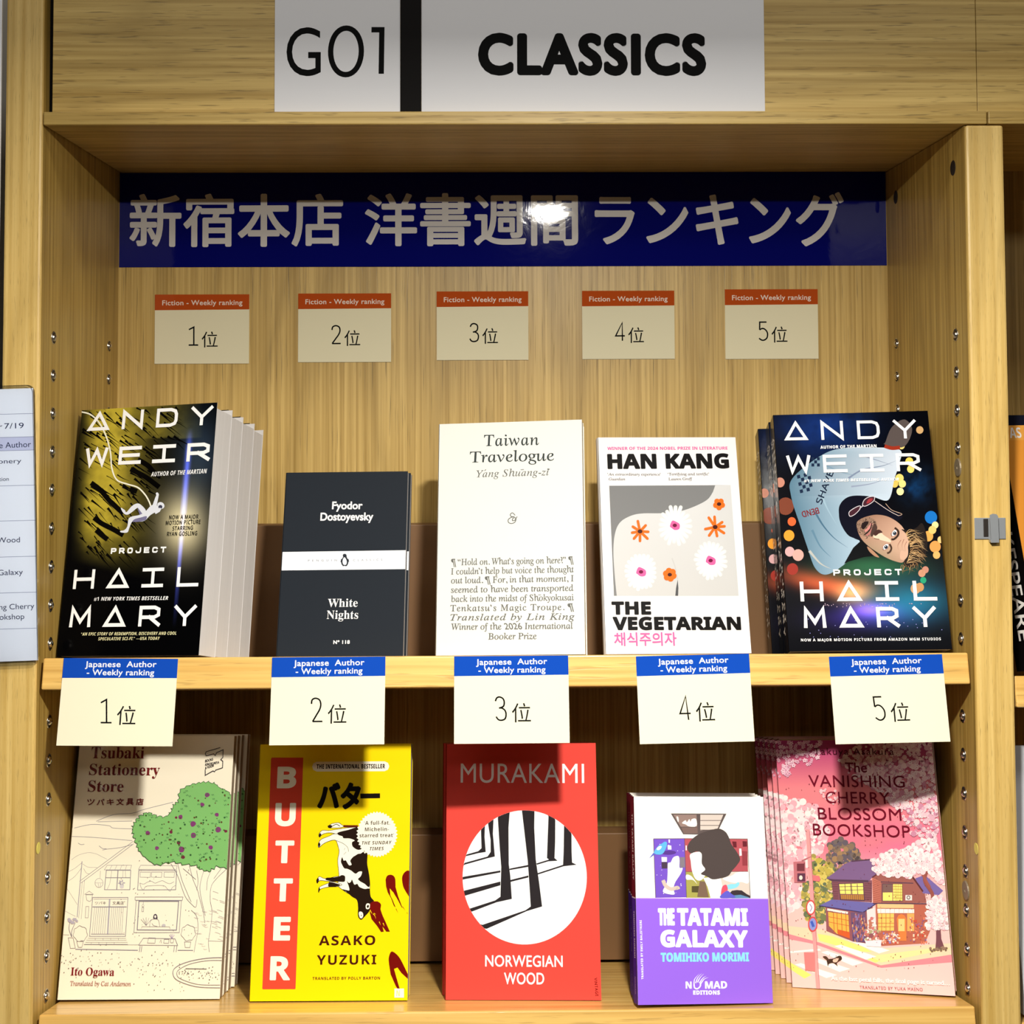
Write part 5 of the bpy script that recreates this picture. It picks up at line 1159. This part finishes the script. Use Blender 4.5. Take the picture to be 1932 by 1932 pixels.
for i in range(70):
    x, y = rg.uniform(1110, 1300), rg.uniform(1200, 1330); a.rect(x, y, x+rg.uniform(10, 24), y+rg.uniform(12, 28), rg.choice([(240, 150, 120), (150, 130, 190), (250, 230, 210), (214, 90, 70), (240, 190, 170)]), layer=(i == 0))
for i in range(60):
    x, y = rg.uniform(1420, 1630), rg.uniform(1040, 1320); a.rect(x, y, x+rg.uniform(10, 22), y+rg.uniform(14, 36), rg.choice([(230, 130, 100), (170, 90, 100), (250, 210, 180), (206, 80, 60), (140, 100, 140)]), layer=(i == 0))
a.poly([(940, 960), (1030, 930), (1050, 1190), (950, 1190)], (236, 220, 220)); foam([(920, 1150), (1000, 1050), (1090, 1200), (1100, 1330), (920, 1330)], 70, 8, 20, [(176, 170, 130), (206, 120, 120), (240, 230, 226), (190, 120, 100)]); a.poly([(920, 1310), (1110, 1300), (1100, 1380), (940, 1370)], (238, 226, 236))
# blossom tree on the right
a.line([(1640, 480), (1600, 620), (1680, 760), (1690, 840)], 40, (150, 84, 76), True); a.line([(1550, 510), (1600, 600), (1660, 700)], 26, (160, 90, 80), True); a.poly([(1730, 1160), (1780, 1160), (1790, 1290), (1830, 1400), (1720, 1410), (1730, 1300)], (120, 76, 84)); foam([(1660, 1390), (1840, 1380), (1900, 1420), (1660, 1430)], 30, 8, 16, [(150, 120, 100), (124, 104, 84)])
foam([(980, 400), (1200, 290), (1400, 250), (1700, 80), (1760, 300), (1830, 650), (1760, 650), (1600, 520), (1450, 580), (1200, 560), (1060, 560), (1000, 480)], 420, 14, 36, PW_); foam([(1640, 850), (1780, 800), (1860, 900), (1880, 1180), (1760, 1160), (1640, 1180), (1600, 1000)], 180, 12, 32, PW_)
blossoms(a, [(980, 400), (1200, 290), (1500, 280), (1780, 300), (1830, 650), (1760, 640), (1600, 500), (1450, 580), (1200, 560), (1020, 520)], 120, 14, 24, [(252, 236, 234), (248, 216, 220)], (190, 70, 90))
blossoms(a, [(1640, 850), (1780, 800), (1860, 900), (1880, 1180), (1640, 1180), (1600, 1000)], 60, 14, 24, [(252, 236, 234), (248, 216, 220)], (190, 70, 90))
# traffic pole
PK, PK2 = (236, 160, 160), (196, 116, 124)
a.poly([(245, 40), (290, 40), (400, 1900), (370, 1900), (345, 1600)], PK); a.line([(290, 60), (405, 1880)], 7, PK2); a.poly([(105, 410), (240, 400), (250, 645), (115, 645)], PK2); a.rect(145, 430, 232, 515, (120, 60, 70)); a.rect(150, 540, 240, 635, (100, 60, 80)); a.ell(190, 590, 20, 26, (230, 226, 214)); a.line([(200, 395), (310, 350)], 14, PK2); a.poly([(325, 560), (400, 570), (415, 605), (400, 635), (330, 625)], (222, 120, 124))
for y, c in ((930, (250, 242, 240)), (1120, (140, 150, 214))): a.ell(303+(y-930)*0.12, y, 54, 88, (214, 84, 84)); a.ell(303+(y-930)*0.12, y, 40, 70, c)
a.line([(290, 890), (315, 930), (295, 975)], 9, (150, 120, 170), True); a.line([(310, 1085), (335, 1150)], 30, (70, 96, 190)); a.poly([(225, 1440), (350, 1440), (355, 1660), (240, 1640)], (222, 130, 130))
a.blob([(490, 1520), (560, 1510), (620, 1480), (650, 1485), (655, 1520), (600, 1560), (610, 1595), (560, 1560), (510, 1570), (500, 1600), (490, 1560)], (70, 50, 40), 4); a.blob([(440, 1490), (480, 1485), (515, 1530), (490, 1530)], (84, 60, 46), 4); a.blob([(560, 1520), (620, 1505), (600, 1550), (560, 1550)], (226, 190, 170), 4)
a.crop = (1420, 1370, 3.437)
foam([(560, 230), (700, 100), (1180, 95), (1230, 620), (1190, 760), (1030, 700), (960, 560), (800, 420), (640, 330)], 620, 8, 20, [(232, 196, 204), (222, 172, 188), (240, 212, 214), (206, 140, 164)])
blossoms(a, [(560, 230), (700, 100), (1180, 95), (1230, 620), (1190, 760), (1030, 700), (960, 560), (800, 420), (640, 330)], 300, 8, 14, [(242, 216, 222), (236, 204, 212), (248, 228, 230)], (130, 40, 66))
blossoms(a, [(150, 95), (470, 95), (440, 200), (360, 265), (280, 240), (240, 330), (165, 340)], 130, 10, 17, [(240, 200, 212), (226, 170, 192)], (130, 40, 70))
blossoms(a, [(420, 400), (560, 430), (570, 520), (480, 500)], 26, 8, 13, [(246, 206, 210)], (220, 120, 140))
dots(a, [(rnd.uniform(190, 1200), rnd.uniform(380, 1600), rnd.uniform(1.6, 3.2), (130, 60, 70)) for _ in range(260)])
C3 = (112, 18, 40)
a.text('Takuya Asakura', 400, 190, 918, 193, 42, (84, 22, 40), sp=1.15); a.text('The', 605, 303, 743, 306, 60, C3, 's', 0.02)
for t, x0, y0, x1, y1 in (('VANISHING', 368, 398, 990, 405), ('CHERRY', 478, 505, 893, 511), ('BLOSSOM', 428, 608, 968, 618), ('BOOKSHOP', 396, 712, 1025, 728)): a.text(t, x0, y0, x1, y1, 74, C3, 's', 0.0, sp=1.05)
a.text('As the last petal falls, the final page is turned…', 512, 1653, 1280, 1686, 26, (255, 250, 248), 's', 0.03); a.text('TRANSLATED BY YUKA MAENO', 697, 1708, 1105, 1723, 20, (170, 96, 106), sp=1.15)
T = 0.0165
sp_ = spine_face('cherry', T); rgs = random.Random(8)
sp_.grid(6, 40, lambda x, y: mixr((120, 34, 56), (238, 170, 160), max(0, min(1, (y-60)/140))))
dots(sp_, [(rgs.uniform(1, 16), rgs.uniform(2, 204), rgs.uniform(0.4, 1.3), rgs.choice([(60, 16, 24), (240, 206, 204), (226, 160, 164)])) for _ in range(260)])
bk = make_book('paperback', 'cherry', a, T, (240, 180, 180), (150, 50, 66), (240, 180, 180), 'page_cream', 'front pink paperback with cherry blossom over a lit corner shop', 'book', spine_art=sp_, round_spine=0.0)
stack(bk, 'cherry', T, 5, 'pink cherry blossom paperbacks', 'pink paperbacks on the bottom shelf', [-0.001, -0.002, -0.003, -0.004])

# ---------------------------------------------------------------- books of the next bay, cut by the right edge of the frame
def side_book(label, M, w, d, h, cover, spine, spine_text, pages='page_white', head=False):
    r = thing('paperback', label, 'book', M)
    a = Art(w, h, lambda u, v, z: (u, -0.00036-z, v)); 
    if head: a.rect(0, 0, w*1000, 9, (24, 26, 40)); a.rect(0, 9, w*1000, 22, mixr(cover, (255, 214, 130), 0.25)); a.text('AS', 8, 20, 21, 20, 9, (250, 244, 240), 'b')
    link_mesh('front_cover', a.mesh('front_cover', (*boxgeo(0, w, -0.00035, 0, 0, h), cover)), MAT['print'], r)
    s = Art(d, h, lambda u, v, z: (-0.0004-z, d-u, v))
    for t, u, y0, y1, cap, c in spine_text: s.text(t, u, y0, u, y1, cap, c, 's', 0.02)
    link_mesh('spine', s.mesh('spine', (*boxgeo(-0.00035, 0, 0, d, 0, h), spine)), MAT['foil'], r)
    MB().box(0.0002, w-0.001, 0.0001, d, 0.0004, h-0.0004).build('page_block', MAT[pages], r)
    return r
def leaning(x, s, z0, y0, yaw, lean):
    n = Vector((-math.sin(yaw), math.cos(yaw), 0)); u = Vector((math.cos(yaw), math.sin(yaw), 0)); v = Vector((0, 0, math.cos(lean)))+n*math.sin(lean)
    M = Matrix((u, v.cross(u), v)).transposed().to_4x4(); M.translation = Vector((x, y0+s*CT, z0-s*ST+0.0006)); return M
side_book('black spined book with an orange cover at the right edge, in the next bay', leaning(0.8235, 0.012, 0.9775, 0.0092, 0.4, 0.21) @ Matrix.Translation((0, 0, 0.004)), 0.13, 0.03, 0.215, (244, 160, 62), (12, 10, 10), [('SHAKESPEARE', 9, 60, 190, 13, (236, 232, 226))], head=True)
side_book('white book with thin lettering at the lower right edge, in the next bay', leaning(0.8025, 0.010, 0.700, 0.0092, 0.02, 0.20) @ Matrix.Translation((0, 0, 0.002)), 0.13, 0.02, 0.212, (232, 234, 240), (228, 228, 234), [('VINTAGE CLASSICS', 6, 120, 190, 4, (60, 60, 70))])

bpy.context.view_layer.update()
# set the whole place on the shop floor
for o in list(S.objects):
    if o.parent is None and o.type not in ('CAMERA', 'LIGHT') and o.get('kind') != 'structure':
        o.matrix_world = Matrix.Translation((0, 0, ZO)) @ o.matrix_world
for o in list(S.objects):
    if o.get('kind') == 'structure': o.location.z += ZO
